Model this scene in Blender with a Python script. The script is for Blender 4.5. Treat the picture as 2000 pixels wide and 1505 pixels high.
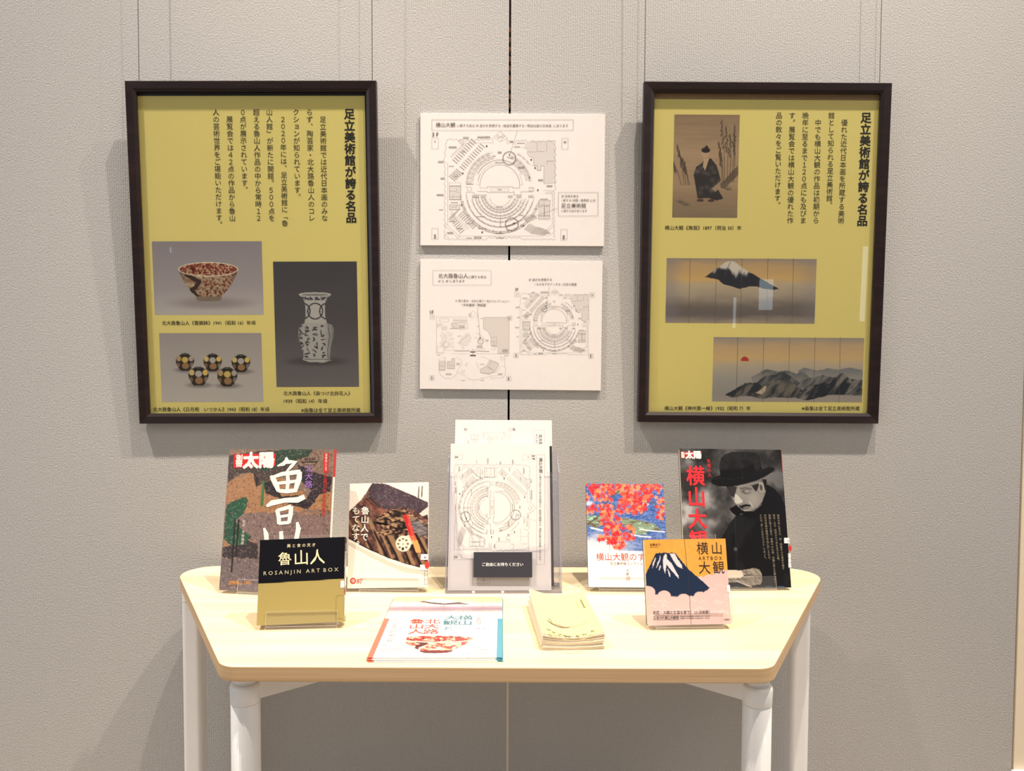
import bpy, bmesh, math, random
import numpy as np
from mathutils import Matrix, Vector
random.seed(7)
R = math.radians
for o in list(bpy.data.objects): bpy.data.objects.remove(o)
SC = bpy.context.scene
COL = SC.collection

# ------------------------------------------------------------------ camera
F, CX, CY = 1500.0, 1000.0, 752.5
CAM = np.array([0.0, -1.738, 1.196]); PITCH = R(2.33); ROLL = R(0.22)
_r = np.array([1.0, 0, 0]); _f = np.array([0, math.cos(PITCH), -math.sin(PITCH)]); _u = np.cross(_r, _f)
RV = _r*math.cos(ROLL) + _u*math.sin(ROLL); UV = -_r*math.sin(ROLL) + _u*math.cos(ROLL); FV = _f
cd = bpy.data.cameras.new('camera'); co = bpy.data.objects.new('camera', cd); COL.objects.link(co)
cd.sensor_width = 36; cd.lens = 36*F/2000; cd.clip_start = .05
m = Matrix.Identity(4)
for i in range(3):
    m[i][0] = RV[i]; m[i][1] = UV[i]; m[i][2] = -FV[i]; m[i][3] = CAM[i]
co.matrix_world = m; SC.camera = co

# ------------------------------------------------------------------ light
SC.view_settings.view_transform = 'Standard'; SC.view_settings.look = 'None'
SC.view_settings.gamma = 1; SC.view_settings.use_curve_mapping = False
SC.view_settings.exposure = 0.0
W = bpy.data.worlds.new('room_light'); SC.world = W; W.use_nodes = True
W.node_tree.nodes['Background'].inputs[0].default_value = (.86, .93, 1.0, 1)
W.node_tree.nodes['Background'].inputs[1].default_value = 0.76
def spot(name, loc, aim, power, col, ang=75, rad=.035, blend=.7):
    l = bpy.data.lights.new(name, 'SPOT'); l.energy = power; l.color = col; l.spot_size = R(ang); l.spot_blend = blend; l.shadow_soft_size = rad
    o = bpy.data.objects.new(name, l); COL.objects.link(o); o.location = loc
    o.rotation_euler = (Vector(aim) - Vector(loc)).to_track_quat('-Z', 'Y').to_euler(); return o
WARM = (1.0, .88, .76)
SPOTS = [((1.80, -1.12, 5.14), (.42, -.10, 1.05), 760, 46), ((.66, -1.16, 5.14), (.08, -.14, .95), 630, 50),
         ((-2.00, -1.10, 5.14), (-.78, -.08, 1.25), 860, 35)]
for a, b, p, q in SPOTS: spot('ceiling_spot', a, b, p, WARM, q, .035, .9)
def area(name, loc, rot, sx, sy, power, col):
    l = bpy.data.lights.new(name, 'AREA'); l.shape = 'RECTANGLE'; l.size = sx; l.size_y = sy; l.energy = power; l.color = col
    o = bpy.data.objects.new(name, l); COL.objects.link(o); o.location = loc; o.rotation_euler = rot; return o
area('window_daylight', (-4.6, -3.2, 1.7), (0, R(-90), 0), 2.2, 3.0, 26, (.80, .90, 1.0))
area('room_lamps', (1.8, -4.2, 5.1), (0, 0, 0), 3.0, 2.0, 80, (1.0, .86, .72))

# ------------------------------------------------------------------ materials
def s2l(c):
    c = np.asarray(c, float)
    return np.where(c <= .04045, c/12.92, ((c+.055)/1.055)**2.4)
def rgb(r, g, b): return tuple(float(v) for v in s2l(np.array([r, g, b])/255.0)) + (1,)
class NT:
    def __init__(s, name):
        s.m = bpy.data.materials.new(name); s.m.use_nodes = True; s.t = s.m.node_tree; s.b = s.t.nodes['Principled BSDF']; s.out = s.t.nodes['Material Output']
    def n(s, typ, **kw):
        x = s.t.nodes.new(typ)
        for k, v in kw.items():
            if k in x.inputs: x.inputs[k].default_value = v
            else: setattr(x, k, v)
        return x
    def l(s, a, b): s.t.links.new(a, b)
    def ramp(s, fac, stops):
        r = s.t.nodes.new('ShaderNodeValToRGB'); e = r.color_ramp.elements
        while len(e) < len(stops): e.new(.5)
        for i, (p, c) in enumerate(stops): e[i].position = p; e[i].color = c
        s.l(fac, r.inputs[0]); return r
    def coords(s, scale, loc=(0, 0, 0), rot=(0, 0, 0)):
        tc = s.n('ShaderNodeTexCoord'); mp = s.n('ShaderNodeMapping'); mp.inputs['Scale'].default_value = scale
        mp.inputs['Location'].default_value = loc; mp.inputs['Rotation'].default_value = rot
        s.l(tc.outputs['Object'], mp.inputs[0]); return mp.outputs[0]
    def bump(s, h, strength, dist):
        b = s.n('ShaderNodeBump'); b.inputs['Strength'].default_value = strength; b.inputs['Distance'].default_value = dist
        s.l(h, b.inputs['Height']); s.l(b.outputs[0], s.b.inputs['Normal']); return b
def plain(name, col, rough=.5, metal=0, var=.05, scale=40, spec=.5, coat=0, bump=0):
    t = NT(name); t.b.inputs['Roughness'].default_value = rough; t.b.inputs['Metallic'].default_value = metal
    t.b.inputs['Specular IOR Level'].default_value = spec; t.b.inputs['Coat Weight'].default_value = coat
    no = t.n('ShaderNodeTexNoise', Scale=1.0, Detail=3.0); t.l(t.coords((scale,)*3), no.inputs['Vector'])
    a = tuple(c*(1-var) for c in col[:3])+(1,); b = tuple(min(1, c*(1+var)) for c in col[:3])+(1,)
    r = t.ramp(no.outputs[0], [(.3, a), (.7, b)]); t.l(r.outputs[0], t.b.inputs['Base Color'])
    if bump: t.bump(no.outputs[0], .3, bump)
    return t.m
def printed(name, rough=.5, coat=0, grain=.03, spec=.4):
    """ink and paper colour stored on the mesh, plus fine paper grain"""
    t = NT(name); a = t.n('ShaderNodeAttribute', attribute_name='Col')
    no = t.n('ShaderNodeTexNoise', Scale=900.0, Detail=2.0); tc = t.n('ShaderNodeTexCoord'); t.l(tc.outputs['Object'], no.inputs['Vector'])
    r = t.ramp(no.outputs[0], [(.3, (1-grain,)*3+(1,)), (.7, (1, 1, 1, 1))])
    mx = t.n('ShaderNodeMix', data_type='RGBA', blend_type='MULTIPLY'); mx.inputs[0].default_value = 1
    t.l(a.outputs['Color'], mx.inputs[6]); t.l(r.outputs[0], mx.inputs[7]); t.l(mx.outputs[2], t.b.inputs['Base Color'])
    t.b.inputs['Roughness'].default_value = rough; t.b.inputs['Coat Weight'].default_value = coat; t.b.inputs['Coat Roughness'].default_value = .12
    t.b.inputs['Specular IOR Level'].default_value = spec
    return t.m
def wallpaper():
    t = NT('woven_wallpaper')
    n1 = t.n('ShaderNodeTexNoise', Scale=1.0, Detail=4.0, Roughness=.6); t.l(t.coords((430, 430, 230)), n1.inputs['Vector'])
    n2 = t.n('ShaderNodeTexNoise', Scale=1.0, Detail=2.0); t.l(t.coords((340, 340, 330), (3, 5, 1)), n2.inputs['Vector'])
    w = t.n('ShaderNodeTexWave', Scale=1.0, Distortion=2.5, Detail=2.0); w.bands_direction = 'X'; w.inputs['Detail Scale'].default_value = 3.0
    t.l(t.coords((62, 1, 62)), w.inputs['Vector'])
    a = t.n('ShaderNodeMath', operation='ADD'); t.l(n1.outputs[0], a.inputs[0]); t.l(n2.outputs[0], a.inputs[1])
    a2 = t.n('ShaderNodeMath', operation='MULTIPLY_ADD'); a2.inputs[1].default_value = .26; t.l(w.outputs['Fac'], a2.inputs[0]); t.l(a.outputs[0], a2.inputs[2])
    t.bump(a2.outputs[0], .55, .0019)
    r = t.ramp(n1.outputs[0], [(.3, rgb(173, 171, 169)), (.7, rgb(191, 189, 187))]); t.l(r.outputs[0], t.b.inputs['Base Color'])
    t.b.inputs['Roughness'].default_value = .8; t.b.inputs['Specular IOR Level'].default_value = .2
    return t.m
def wood(name, c1, c2, c3, rough=.35, sc=(1.2, 26, 26)):
    t = NT(name)
    n1 = t.n('ShaderNodeTexNoise', Scale=1.0, Detail=5.0, Roughness=.6, Distortion=.4); t.l(t.coords(sc), n1.inputs['Vector'])
    n2 = t.n('ShaderNodeTexNoise', Scale=1.0, Detail=3.0); t.l(t.coords((sc[0]*5, sc[1]*9, sc[2]*9), (1, 2, 3)), n2.inputs['Vector'])
    a = t.n('ShaderNodeMath', operation='MULTIPLY_ADD'); a.inputs[1].default_value = .35; t.l(n2.outputs[0], a.inputs[0]); t.l(n1.outputs[0], a.inputs[2])
    r = t.ramp(a.outputs[0], [(.42, c1), (.66, c2), (.86, c3)]); t.l(r.outputs[0], t.b.inputs['Base Color'])
    t.b.inputs['Roughness'].default_value = rough
    return t.m
def clear(name, tint, ior=1.45, rough=.02, haze=0.0, cap=.6):
    t = NT(name); t.t.nodes.remove(t.b)
    tr = t.n('ShaderNodeBsdfTransparent'); tr.inputs[0].default_value = tint
    gl = t.n('ShaderNodeBsdfGlossy'); gl.inputs['Roughness'].default_value = rough; gl.inputs[0].default_value = (1, 1, 1, 1)
    lw = t.n('ShaderNodeLayerWeight'); pw = t.n('ShaderNodeMath', operation='POWER'); pw.inputs[1].default_value = 5.0; t.l(lw.outputs['Facing'], pw.inputs[0])
    f0 = ((ior-1)/(ior+1))**2; fr = t.n('ShaderNodeMath', operation='MULTIPLY_ADD'); fr.inputs[1].default_value = cap-f0; fr.inputs[2].default_value = f0; t.l(pw.outputs[0], fr.inputs[0])   # Schlick
    mx = t.n('ShaderNodeMixShader'); t.l(fr.outputs[0], mx.inputs[0]); t.l(tr.outputs[0], mx.inputs[1]); t.l(gl.outputs[0], mx.inputs[2])
    last = mx.outputs[0]
    if haze:
        d = t.n('ShaderNodeBsdfDiffuse'); d.inputs[0].default_value = (.95, .96, 1, 1)
        m2 = t.n('ShaderNodeMixShader'); m2.inputs[0].default_value = haze; t.l(last, m2.inputs[1]); t.l(d.outputs[0], m2.inputs[2]); last = m2.outputs[0]
    t.l(last, t.out.inputs[0]); return t.m
def glow(name, col, st):
    t = NT(name); t.b.inputs['Base Color'].default_value = col; t.b.inputs['Emission Color'].default_value = col; t.b.inputs['Emission Strength'].default_value = st; return t.m

M = dict(
    wall=wallpaper(),
    oak=wood('pale_maple_laminate', rgb(220, 197, 153), rgb(231, 211, 170), rgb(238, 222, 186)),
    oakedge=wood('maple_edge_band', rgb(196, 160, 118), rgb(206, 172, 130), rgb(216, 184, 144), .5, (2, 2, 160)),
    white=plain('white_powder_coat', rgb(244, 243, 242), .32, var=.01, coat=.2),
    groove=plain('dark_gap', rgb(60, 60, 62), .6),
    frame=wood('dark_brown_stained_wood', rgb(22, 12, 14), rgb(30, 17, 18), rgb(42, 25, 24), .36, (6, 60, 60)),
    glass=clear('picture_glass', (.97, .98, .97, 1), 1.45, .0),
    acrylic=clear('clear_acrylic', (.992, .992, .994, 1), 1.3, .01, .018, .35),
    acryledge=clear('acrylic_cut_edge', (.85, .85, .9, 1), 1.5, .08, .5),
    holder=clear('holder_plastic', (.955, .955, .975, 1), 1.4, .02, .02),
    holderedge=clear('holder_plastic_edge', (.52, .50, .62, 1), 1.5, .06, .16),
    print=printed('matte_print', .6), satin=printed('satin_print', .32, .12), glossy=printed('glossy_print', .25, .35),
    foam=plain('white_foam_board', rgb(225, 219, 216), .7, var=.015),
    foamedge=plain('foam_board_core', rgb(216, 204, 194), .8),
    paper=plain('white_paper', rgb(238, 232, 226), .75, var=.02),
    pages=plain('book_page_edges', rgb(226, 214, 192), .85, var=.09, scale=300),
    black=plain('black_backing_card', rgb(16, 16, 18), .6),
    kraft=plain('brown_kraft_board', rgb(150, 118, 82), .8, var=.08, scale=200),
    steel=plain('steel_wire', rgb(120, 118, 116), .35, 1.0),
    copper=plain('copper_brown_channel', rgb(186, 122, 84), .5, .2),
    brown=plain('dark_brown_channel', rgb(96, 58, 50), .5),
    slot=plain('black_slot', rgb(6, 6, 7), .8),
    cream=plain('cream_plaster', rgb(238, 222, 196), .7, var=.02),
    trim=plain('cream_joint_strip', rgb(236, 224, 205), .5, var=.02),
    sign=plain('charcoal_sign_plastic', rgb(46, 46, 54), .45, var=.03),
    redspine=plain('red_spine_paper', rgb(196, 36, 40), .35), whitespine=plain('white_spine_paper', rgb(238, 234, 228), .4, var=.02),
    darkspine=plain('black_spine_paper', rgb(12, 14, 20), .25, coat=.4), covback=plain('book_back_cover', rgb(70, 62, 60), .4),
    floor=wood('brown_floor_boards', rgb(150, 136, 120), rgb(162, 148, 130), rgb(174, 160, 142), .4, (1, 9, 9)),
    ceil=plain('white_ceiling_board', rgb(228, 222, 214), .8), slat=plain('ceiling_slat_wood', rgb(150, 120, 90), .6),
    lampb=plain('black_lamp_body', rgb(22, 22, 22), .4), day=glow('daylight_pane', (.75, .9, 1, 1), 2.0),
    pink=plain('flyer_edge_coral', rgb(240, 150, 130), .6), rearwall=plain('rear_room_wall', rgb(120, 108, 98), .8))

# ------------------------------------------------------------------ mesh helpers
def link(name, me, mats, parent=None, smooth=False):
    o = bpy.data.objects.new(name, me); COL.objects.link(o)
    for mm in (mats if isinstance(mats, (list, tuple)) else [mats]): me.materials.append(mm)
    if smooth:
        for p in me.polygons: p.use_smooth = True
    if parent: o.parent = parent
    return o
def tag(o, label=None, cat=None, group=None, kind=None):
    if label: o['label'] = label
    if cat: o['category'] = cat
    if group: o['group'] = group
    if kind: o['kind'] = kind
    return o
def struct(o): o['kind'] = 'structure'; return o
def thing(name, label, cat, mat=None, group=None):
    o = bpy.data.objects.new(name, None); COL.objects.link(o); o.empty_display_size = .05
    if mat is not None: o.matrix_world = mat
    return tag(o, label, cat, group)
def boxmesh(name, lo, hi, bevel=0, seg=2):
    bm = bmesh.new(); bmesh.ops.create_cube(bm, size=1)
    for v in bm.verts: v.co = Vector([(lo[i]+hi[i])/2 + v.co[i]*(hi[i]-lo[i]) for i in range(3)])
    if bevel: bmesh.ops.bevel(bm, geom=bm.edges[:], offset=bevel, segments=seg, affect='EDGES', profile=.6)
    me = bpy.data.meshes.new(name); bm.to_mesh(me); bm.free(); return me
def box(name, lo, hi, mat, parent=None, bevel=0, seg=2):
    return link(name, boxmesh(name, lo, hi, bevel, seg), mat, parent)
def prism(name, poly, z0, z1, mat, parent=None, bevel=0, matside=None, seg=3):
    """poly: (x, y) outline extruded along z"""
    bm = bmesh.new(); vs = [bm.verts.new((x, y, z0)) for x, y in poly]; f = bm.faces.new(vs)
    r = bmesh.ops.extrude_face_region(bm, geom=[f]); bmesh.ops.translate(bm, verts=[g for g in r['geom'] if isinstance(g, bmesh.types.BMVert)], vec=(0, 0, z1-z0))
    bmesh.ops.recalc_face_normals(bm, faces=bm.faces)
    if bevel:
        ed = [e for e in bm.edges if abs(e.verts[0].co.z-e.verts[1].co.z) < 1e-6]
        bmesh.ops.bevel(bm, geom=ed, offset=bevel, segments=seg, affect='EDGES', profile=.5)
    if matside:
        for f in bm.faces:
            if abs(f.normal.z) < .7: f.material_index = 1
    me = bpy.data.meshes.new(name); bm.to_mesh(me); bm.free()
    return link(name, me, [mat, matside] if matside else mat, parent)
def lathe(name, prof, n, mat, parent=None, loc=(0, 0, 0)):
    vs, fs = [], []
    for r, z in prof:
        for k in range(n): a = 2*math.pi*k/n; vs.append((loc[0]+r*math.cos(a), loc[1]+r*math.sin(a), loc[2]+z))
    for i in range(len(prof)-1):
        for k in range(n): fs.append((i*n+k, i*n+(k+1) % n, (i+1)*n+(k+1) % n, (i+1)*n+k))
    fs.append(tuple(range(n-1, -1, -1))); fs.append(tuple((len(prof)-1)*n+k for k in range(n)))
    me = bpy.data.meshes.new(name); me.from_pydata(vs, [], fs); o = link(name, me, mat, parent)
    for p in me.polygons: p.use_smooth = len(p.vertices) == 4
    return o
def rounded(pts, rads, n=8):
    out = []; N = len(pts)
    for i in range(N):
        p = Vector(pts[i]); a = (Vector(pts[i-1])-p); b = (Vector(pts[(i+1) % N])-p); r = rads[i] if isinstance(rads, (list, tuple)) else rads
        if r <= 0: out.append(tuple(p)); continue
        a.normalize(); b.normalize(); ang = a.angle(b); d = r/math.tan(ang/2); c = p+(a+b).normalized()*(r/math.sin(ang/2))
        s = p+a*d; e = p+b*d; v0 = s-c; v1 = e-c; t0 = math.atan2(v0.y, v0.x); t1 = math.atan2(v1.y, v1.x); dt = (t1-t0+math.pi) % (2*math.pi)-math.pi
        for k in range(n+1): t = t0+dt*k/n; out.append((c.x+r*math.cos(t), c.y+r*math.sin(t)))
    return out
def bent_sheet(name, prof, th, w, mat, edge, parent, rc=.004):
    """profile (y, z) polyline of sheet, thickness th, width w along x"""
    pts = [Vector(p) for p in prof]; sm = [pts[0]]
    for i in range(1, len(pts)-1):
        a = (pts[i-1]-pts[i]); b = (pts[i+1]-pts[i]); d = min(rc, a.length*.4, b.length*.4); p0 = pts[i]+a.normalized()*d; p1 = pts[i]+b.normalized()*d
        for k in range(4): t = k/3; sm.append(p0*(1-t)**2+pts[i]*2*t*(1-t)+p1*t*t)
    sm.append(pts[-1]); L, Rr = [], []
    for i, p in enumerate(sm):
        t = (sm[min(i+1, len(sm)-1)]-sm[max(i-1, 0)]).normalized(); n = Vector((-t.y, t.x))*th/2; L.append(p+n); Rr.append(p-n)
    loop = L+Rr[::-1]; n = len(loop); vs = [(-w/2, p.x, p.y) for p in loop]+[(w/2, p.x, p.y) for p in loop]; k = len(sm)
    fs = [(i, (i+1) % n, n+(i+1) % n, n+i) for i in range(n)]; mi = [1 if i in (k-1, n-1) else 0 for i in range(n)]
    for i in range(k-1):
        fs.append((i, n-1-i, n-2-i, i+1)); mi.append(1); fs.append((n+i, n+i+1, n+n-2-i, n+n-1-i)); mi.append(1)
    me = bpy.data.meshes.new(name); me.from_pydata(vs, [], fs)
    for p, q in zip(me.polygons, mi): p.material_index = q
    return link(name, me, [mat, edge], parent)

# ------------------------------------------------------------------ pages, pictures and lettering
def pose(x, y, z, yaw=0, tilt=0, roll=0):
    return Matrix.Translation((x, y, z)) @ Matrix.Rotation(R(yaw), 4, 'Z') @ Matrix.Rotation(R(-tilt), 4, 'X') @ Matrix.Rotation(R(roll), 4, 'Y')
def Z(x0, y0, s): return (x0, y0, s)          # reading frame: photo = origin + value / s
class Page:
    """a flat sheet, local x right, z up, facing -y (or facing +z when flat)"""
    def __init__(s, mat, yoff=0, flat=False):
        s.M = np.array(mat); s.Mi = np.linalg.inv(s.M); s.y = yoff; s.flat = flat; s.z = (0, 0, 1)
    def loc(s, x, y):                          # reading coords -> local plane coords (a, b)
        x = np.asarray(x, float)/s.z[2]+s.z[0]; y = np.asarray(y, float)/s.z[2]+s.z[1]
        d = FV+np.multiply.outer((x-CX)/F, RV)-np.multiply.outer((y-CY)/F, UV)
        dl = d@s.Mi[:3, :3].T; ol = s.Mi[:3, :3]@CAM+s.Mi[:3, 3]; ax = 2 if s.flat else 1
        t = (s.y-ol[ax])/dl[..., ax]; p = ol+t[..., None]*dl
        return p[..., 0], (p[..., 1] if s.flat else p[..., 2])
    def read(s, a, b):                         # local -> reading coords
        a = np.asarray(a, float); b = np.asarray(b, float)
        P = np.stack([a, b, np.full(a.shape, s.y)], -1) if s.flat else np.stack([a, np.full(a.shape, s.y), b], -1)
        d = P@s.M[:3, :3].T+s.M[:3, 3]-CAM; z = d@FV
        return (CX+F*(d@RV)/z-s.z[0])*s.z[2], (CY-F*(d@UV)/z-s.z[1])*s.z[2]
    def v3(s, a, b, h):
        return (a, b, s.y+h) if s.flat else (a, s.y-h, b)
def setcol(me, cols, domain='POINT'):
    at = me.color_attributes.new('Col', 'FLOAT_COLOR', domain); c = np.ones((len(cols), 4), np.float32); c[:, :3] = s2l(np.clip(cols, 0, 1)); at.data.foreach_set('color', c.ravel())
def vnoise(X, Y, seed=0):
    rs = np.random.RandomState(seed); T = rs.rand(64, 64); xi = np.floor(X).astype(int); yi = np.floor(Y).astype(int); fx = X-xi; fy = Y-yi
    fx = fx*fx*(3-2*fx); fy = fy*fy*(3-2*fy); g = lambda a, b: T[a % 64, b % 64]
    return (g(xi, yi)*(1-fx)+g(xi+1, yi)*fx)*(1-fy)+(g(xi, yi+1)*(1-fx)+g(xi+1, yi+1)*fx)*fy
def fbm(X, Y, s, seed=0, oc=4, sy=None):
    v = 0; a = .5; X = X/s; Y = Y/(sy or s)
    for i in range(oc): v = v+a*vnoise(X, Y, seed+i); X = X*2.03+7; Y = Y*2.03+3; a *= .5
    return v/(1-.5**oc)
def sm(e0, e1, x): t = np.clip((x-e0)/(e1-e0), 0, 1); return t*t*(3-2*t)
class Pic:
    """a printed picture: a fine grid of colour on the page, painted in reading coords"""
    def __init__(s, page, a0, b0, a1, b1, step):
        s.p = page; nx = int(abs(a1-a0)/step)+2; ny = int(abs(b1-b0)/step)+2
        A, B = np.meshgrid(np.linspace(a0, a1, nx), np.linspace(b0, b1, ny)); s.A, s.B = A, B; s.X, s.Y = page.read(A, B)
        s.C = np.ones(A.shape+(3,)); s.sh = A.shape
        s.W = s.X.copy(); s.V = s.Y.copy()
    @classmethod
    def at(cls, page, x0, y0, x1, y1, step):
        a0, b0 = page.loc(x0, y0); a1, b1 = page.loc(x1, y1); return cls(page, float(a0), float(b0), float(a1), float(b1), step)
    def put(s, m, col):
        col = np.asarray(col, float); col = col/255 if col.ndim == 1 else col; s.C = s.C*(1-m[..., None])+col*m[..., None]
    def vgrad(s, stops, coord=None):
        Y = s.Y if coord is None else coord; ys = [q[0] for q in stops]
        s.C = np.stack([np.interp(Y, ys, [q[1][k]/255 for q in stops]) for k in range(3)], -1)
    def pm(s, pts, wob=0, seed=0, ws=30):
        X, Y = s.X, s.Y
        if wob: X = X+(fbm(X, Y, ws, seed)-.5)*wob*2; Y = Y+(fbm(X, Y, ws, seed+9)-.5)*wob*2
        x0 = min(p[0] for p in pts); x1 = max(p[0] for p in pts); y0 = min(p[1] for p in pts); y1 = max(p[1] for p in pts)
        bb = (X >= x0) & (X <= x1) & (Y >= y0) & (Y <= y1); xs = X[bb]; ys = Y[bb]; ins = np.zeros(xs.shape, bool); n = len(pts)
        for i in range(n):
            ax, ay = pts[i]; bx, by = pts[(i+1) % n]
            if ay == by: continue
            c = (ay > ys) != (by > ys); ins ^= c & (xs < (bx-ax)*(ys-ay)/(by-ay)+ax)
        out = np.zeros(X.shape); out[bb] = ins; return out
    def em(s, cx, cy, rx, ry, soft=.1, rot=0):
        x = s.X-cx; y = s.Y-cy; c, d = math.cos(R(rot)), math.sin(R(rot)); q = np.sqrt(((x*c+y*d)/rx)**2+((-x*d+y*c)/ry)**2); return 1-sm(1-soft, 1+soft, q)
    def lm(s, pts, w, soft=1.0):
        D = np.full(s.X.shape, 1e9)
        for (ax, ay), (bx, by) in zip(pts, pts[1:]):
            dx, dy = bx-ax, by-ay; t = np.clip(((s.X-ax)*dx+(s.Y-ay)*dy)/(dx*dx+dy*dy+1e-9), 0, 1); D = np.minimum(D, np.hypot(s.X-ax-t*dx, s.Y-ay-t*dy))
        return 1-sm(w/2-soft, w/2+soft, D)
    def build(s, name, mat, parent, h=.00012):
        ny, nx = s.sh; n = nx*ny
        P = np.zeros((n, 3), np.float32); a = s.A.ravel(); b = s.B.ravel()
        P[:, 0] = a
        if s.p.flat: P[:, 1] = b; P[:, 2] = s.p.y+h
        else: P[:, 2] = b; P[:, 1] = s.p.y-h
        if hasattr(s, 'bend'): P[:, 2] += s.bend(a, b)
        i = np.arange(n).reshape(ny, nx); q = np.stack([i[:-1, :-1], i[1:, :-1], i[1:, 1:], i[:-1, 1:]], -1).reshape(-1, 4)
        if s.p.flat and s.B[1, 0] > s.B[0, 0]: q = q[:, ::-1]
        me = bpy.data.meshes.new(name); me.vertices.add(n); me.vertices.foreach_set('co', P.ravel()); me.loops.add(q.size); me.loops.foreach_set('vertex_index', q.ravel().astype(np.int32))
        me.polygons.add(len(q)); me.polygons.foreach_set('loop_start', np.arange(0, q.size, 4, dtype=np.int32)); me.update(calc_edges=True)
        setcol(me, s.C.reshape(-1, 3)); return link(name, me, mat, parent)
_G = {}
def glyph(txt, off=0.0):
    off = 0.0; k = (txt, off)
    if k not in _G:
        c = bpy.data.curves.new('t', 'FONT'); c.body = txt; c.size = 1; c.offset = off; c.resolution_u = 2
        o = bpy.data.objects.new('t', c); COL.objects.link(o); dg = bpy.context.evaluated_depsgraph_get(); me = bpy.data.meshes.new_from_object(o.evaluated_get(dg))
        v = [(q.co.x, q.co.y) for q in me.vertices]; f = [tuple(p.vertices) for p in me.polygons]
        bpy.data.objects.remove(o); bpy.data.curves.remove(c); bpy.data.meshes.remove(me); _G[k] = (v, f)
    return _G[k]
def weights(off):
    if off < .0015: return [(0, 0)]
    nn = 8 if off > .015 else 4 if off > .005 else 2
    return [(off*1.1*math.cos(2*math.pi*(i+.5)/nn), off*1.1*math.sin(2*math.pi*(i+.5)/nn)) for i in range(nn)]
ROT = set('「」（）ー《》～―')
class Ink:
    """flat printed shapes and lettering on a page, drawn in reading coords"""
    def __init__(s, page, h=.00025): s.p = page; s.V = []; s.Fc = []; s.C = []; s.h = h; s.tf = None; s.lay = 0; s.n = 0
    def L(s, x, y):
        if s.tf: x, y = s.tf(x, y)
        a, b = s.p.loc(x, y); return float(a), float(b)
    def add(s, ab, faces, col):
        n = len(s.V); s.n += 1; hh = s.h+s.lay*.00021+(s.n % 64)*.000003
        s.V += [s.p.v3(a, b, hh+(s.bend(a, b) if hasattr(s, 'bend') else 0)) for a, b in ab]; s.Fc += [tuple(n+i for i in f) for f in faces]; s.C += [np.array(col)/255.0]*len(ab)
    def fill(s, pts, col): ab = [s.L(*q) for q in pts]; s.add(ab, [tuple(range(len(ab)))], col)
    def line(s, pts, w, col, close=False):
        """w in metres"""
        P = [s.L(*q) for q in pts]
        if close: P.append(P[0])
        for (ax, ay), (bx, by) in zip(P, P[1:]):
            d = math.hypot(bx-ax, by-ay)
            if d < 1e-6: continue
            ux, uy = (bx-ax)/d*w/2, (by-ay)/d*w/2
            s.add([(ax-ux-uy, ay-uy+ux), (ax-ux+uy, ay-uy-ux), (bx+ux+uy, by+uy-ux), (bx+ux-uy, by+uy+ux)], [(0, 1, 2, 3)], col)
    def rect(s, x0, y0, x1, y1, w, col): s.line([(x0, y0), (x1, y0), (x1, y1), (x0, y1)], w, col, True)
    def arc(s, cx, cy, r, a0, a1, w, col, n=None, ry=None):
        n = n or max(4, int(abs(a1-a0)/7)); s.line([(cx+r*math.cos(R(a0+(a1-a0)*k/n)), cy+(ry or r)*math.sin(R(a0+(a1-a0)*k/n))) for k in range(n+1)], w, col)
    def disc(s, cx, cy, r, col, ry=None, n=24): s.fill([(cx+r*math.cos(2*math.pi*k/n), cy+(ry or r)*math.sin(2*math.pi*k/n)) for k in range(n)], col)
    def brush(s, pts, ws, col):
        P = [s.L(*q) for q in pts]; A = []; B = []
        for i, (x, y) in enumerate(P):
            q0 = P[max(0, i-1)]; q1 = P[min(len(P)-1, i+1)]; d = math.hypot(q1[0]-q0[0], q1[1]-q0[1]) or 1; nx, ny = -(q1[1]-q0[1])/d, (q1[0]-q0[0])/d; w = ws[i]/2
            A.append((x+nx*w, y+ny*w)); B.append((x-nx*w, y-ny*w))
        n = len(P); s.add(A+B, [(i, i+1, n+i+1, n+i) for i in range(n-1)], col)
    def h_text(s, t, p0, p1, col, bold=0, ht=None, asp=1.0):
        """one line from p0 to p1 along the middle of the letters; ht forces em height in metres"""
        v, f = glyph(t, bold)
        if not v: return
        x0 = min(q[0] for q in v); x1 = max(q[0] for q in v); A = s.L(*p0); B = s.L(*p1); d = math.hypot(B[0]-A[0], B[1]-A[1]); k = d/(x1-x0)
        ky = ht if ht else k*asp; ux, uy = (B[0]-A[0])/d, (B[1]-A[1])/d
        for ox, oy in weights(bold): s.add([(A[0]+(x+ox-x0)*k*ux-(y+oy-.36)*ky*uy, A[1]+(x+ox-x0)*k*uy+(y+oy-.36)*ky*ux) for x, y in v], f, col)
    def v_text(s, t, p0, p1, col, bold=0, wid=1.0, n=None):
        """vertical column from top p0 to bottom p1 (centre line)"""
        A = s.L(*p0); B = s.L(*p1); n = n or len(t); d = math.hypot(B[0]-A[0], B[1]-A[1]); e = d/n; dx, dy = (B[0]-A[0])/d, (B[1]-A[1])/d; rx, ry = -dy, dx
        for i, ch in enumerate(t):
            if ch in ' 　': continue
            v, f = glyph(ch, bold); out = []
            wch = .5
            if ord(ch) < 256: wch = (min(q[0] for q in v)+max(q[0] for q in v))/2
            for x, y in v:
                X, Y = x-wch, .5-(y+.12)
                if ch in ROT: X, Y = -(Y), X
                elif ch in '。、': X += .6; Y -= .6
                elif ch in 'ョッャュ': X += .08; Y -= .08
                X *= wid*.98; Y = (i+.5+Y*.98)
                out.append((A[0]+(X*rx+Y*dx)*e, A[1]+(X*ry+Y*dy)*e))
            for ox, oy in weights(bold): s.add([(a+(ox*rx-oy*dx)*e, b+(ox*ry-oy*dy)*e) for a, b in out], f, col)
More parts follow.
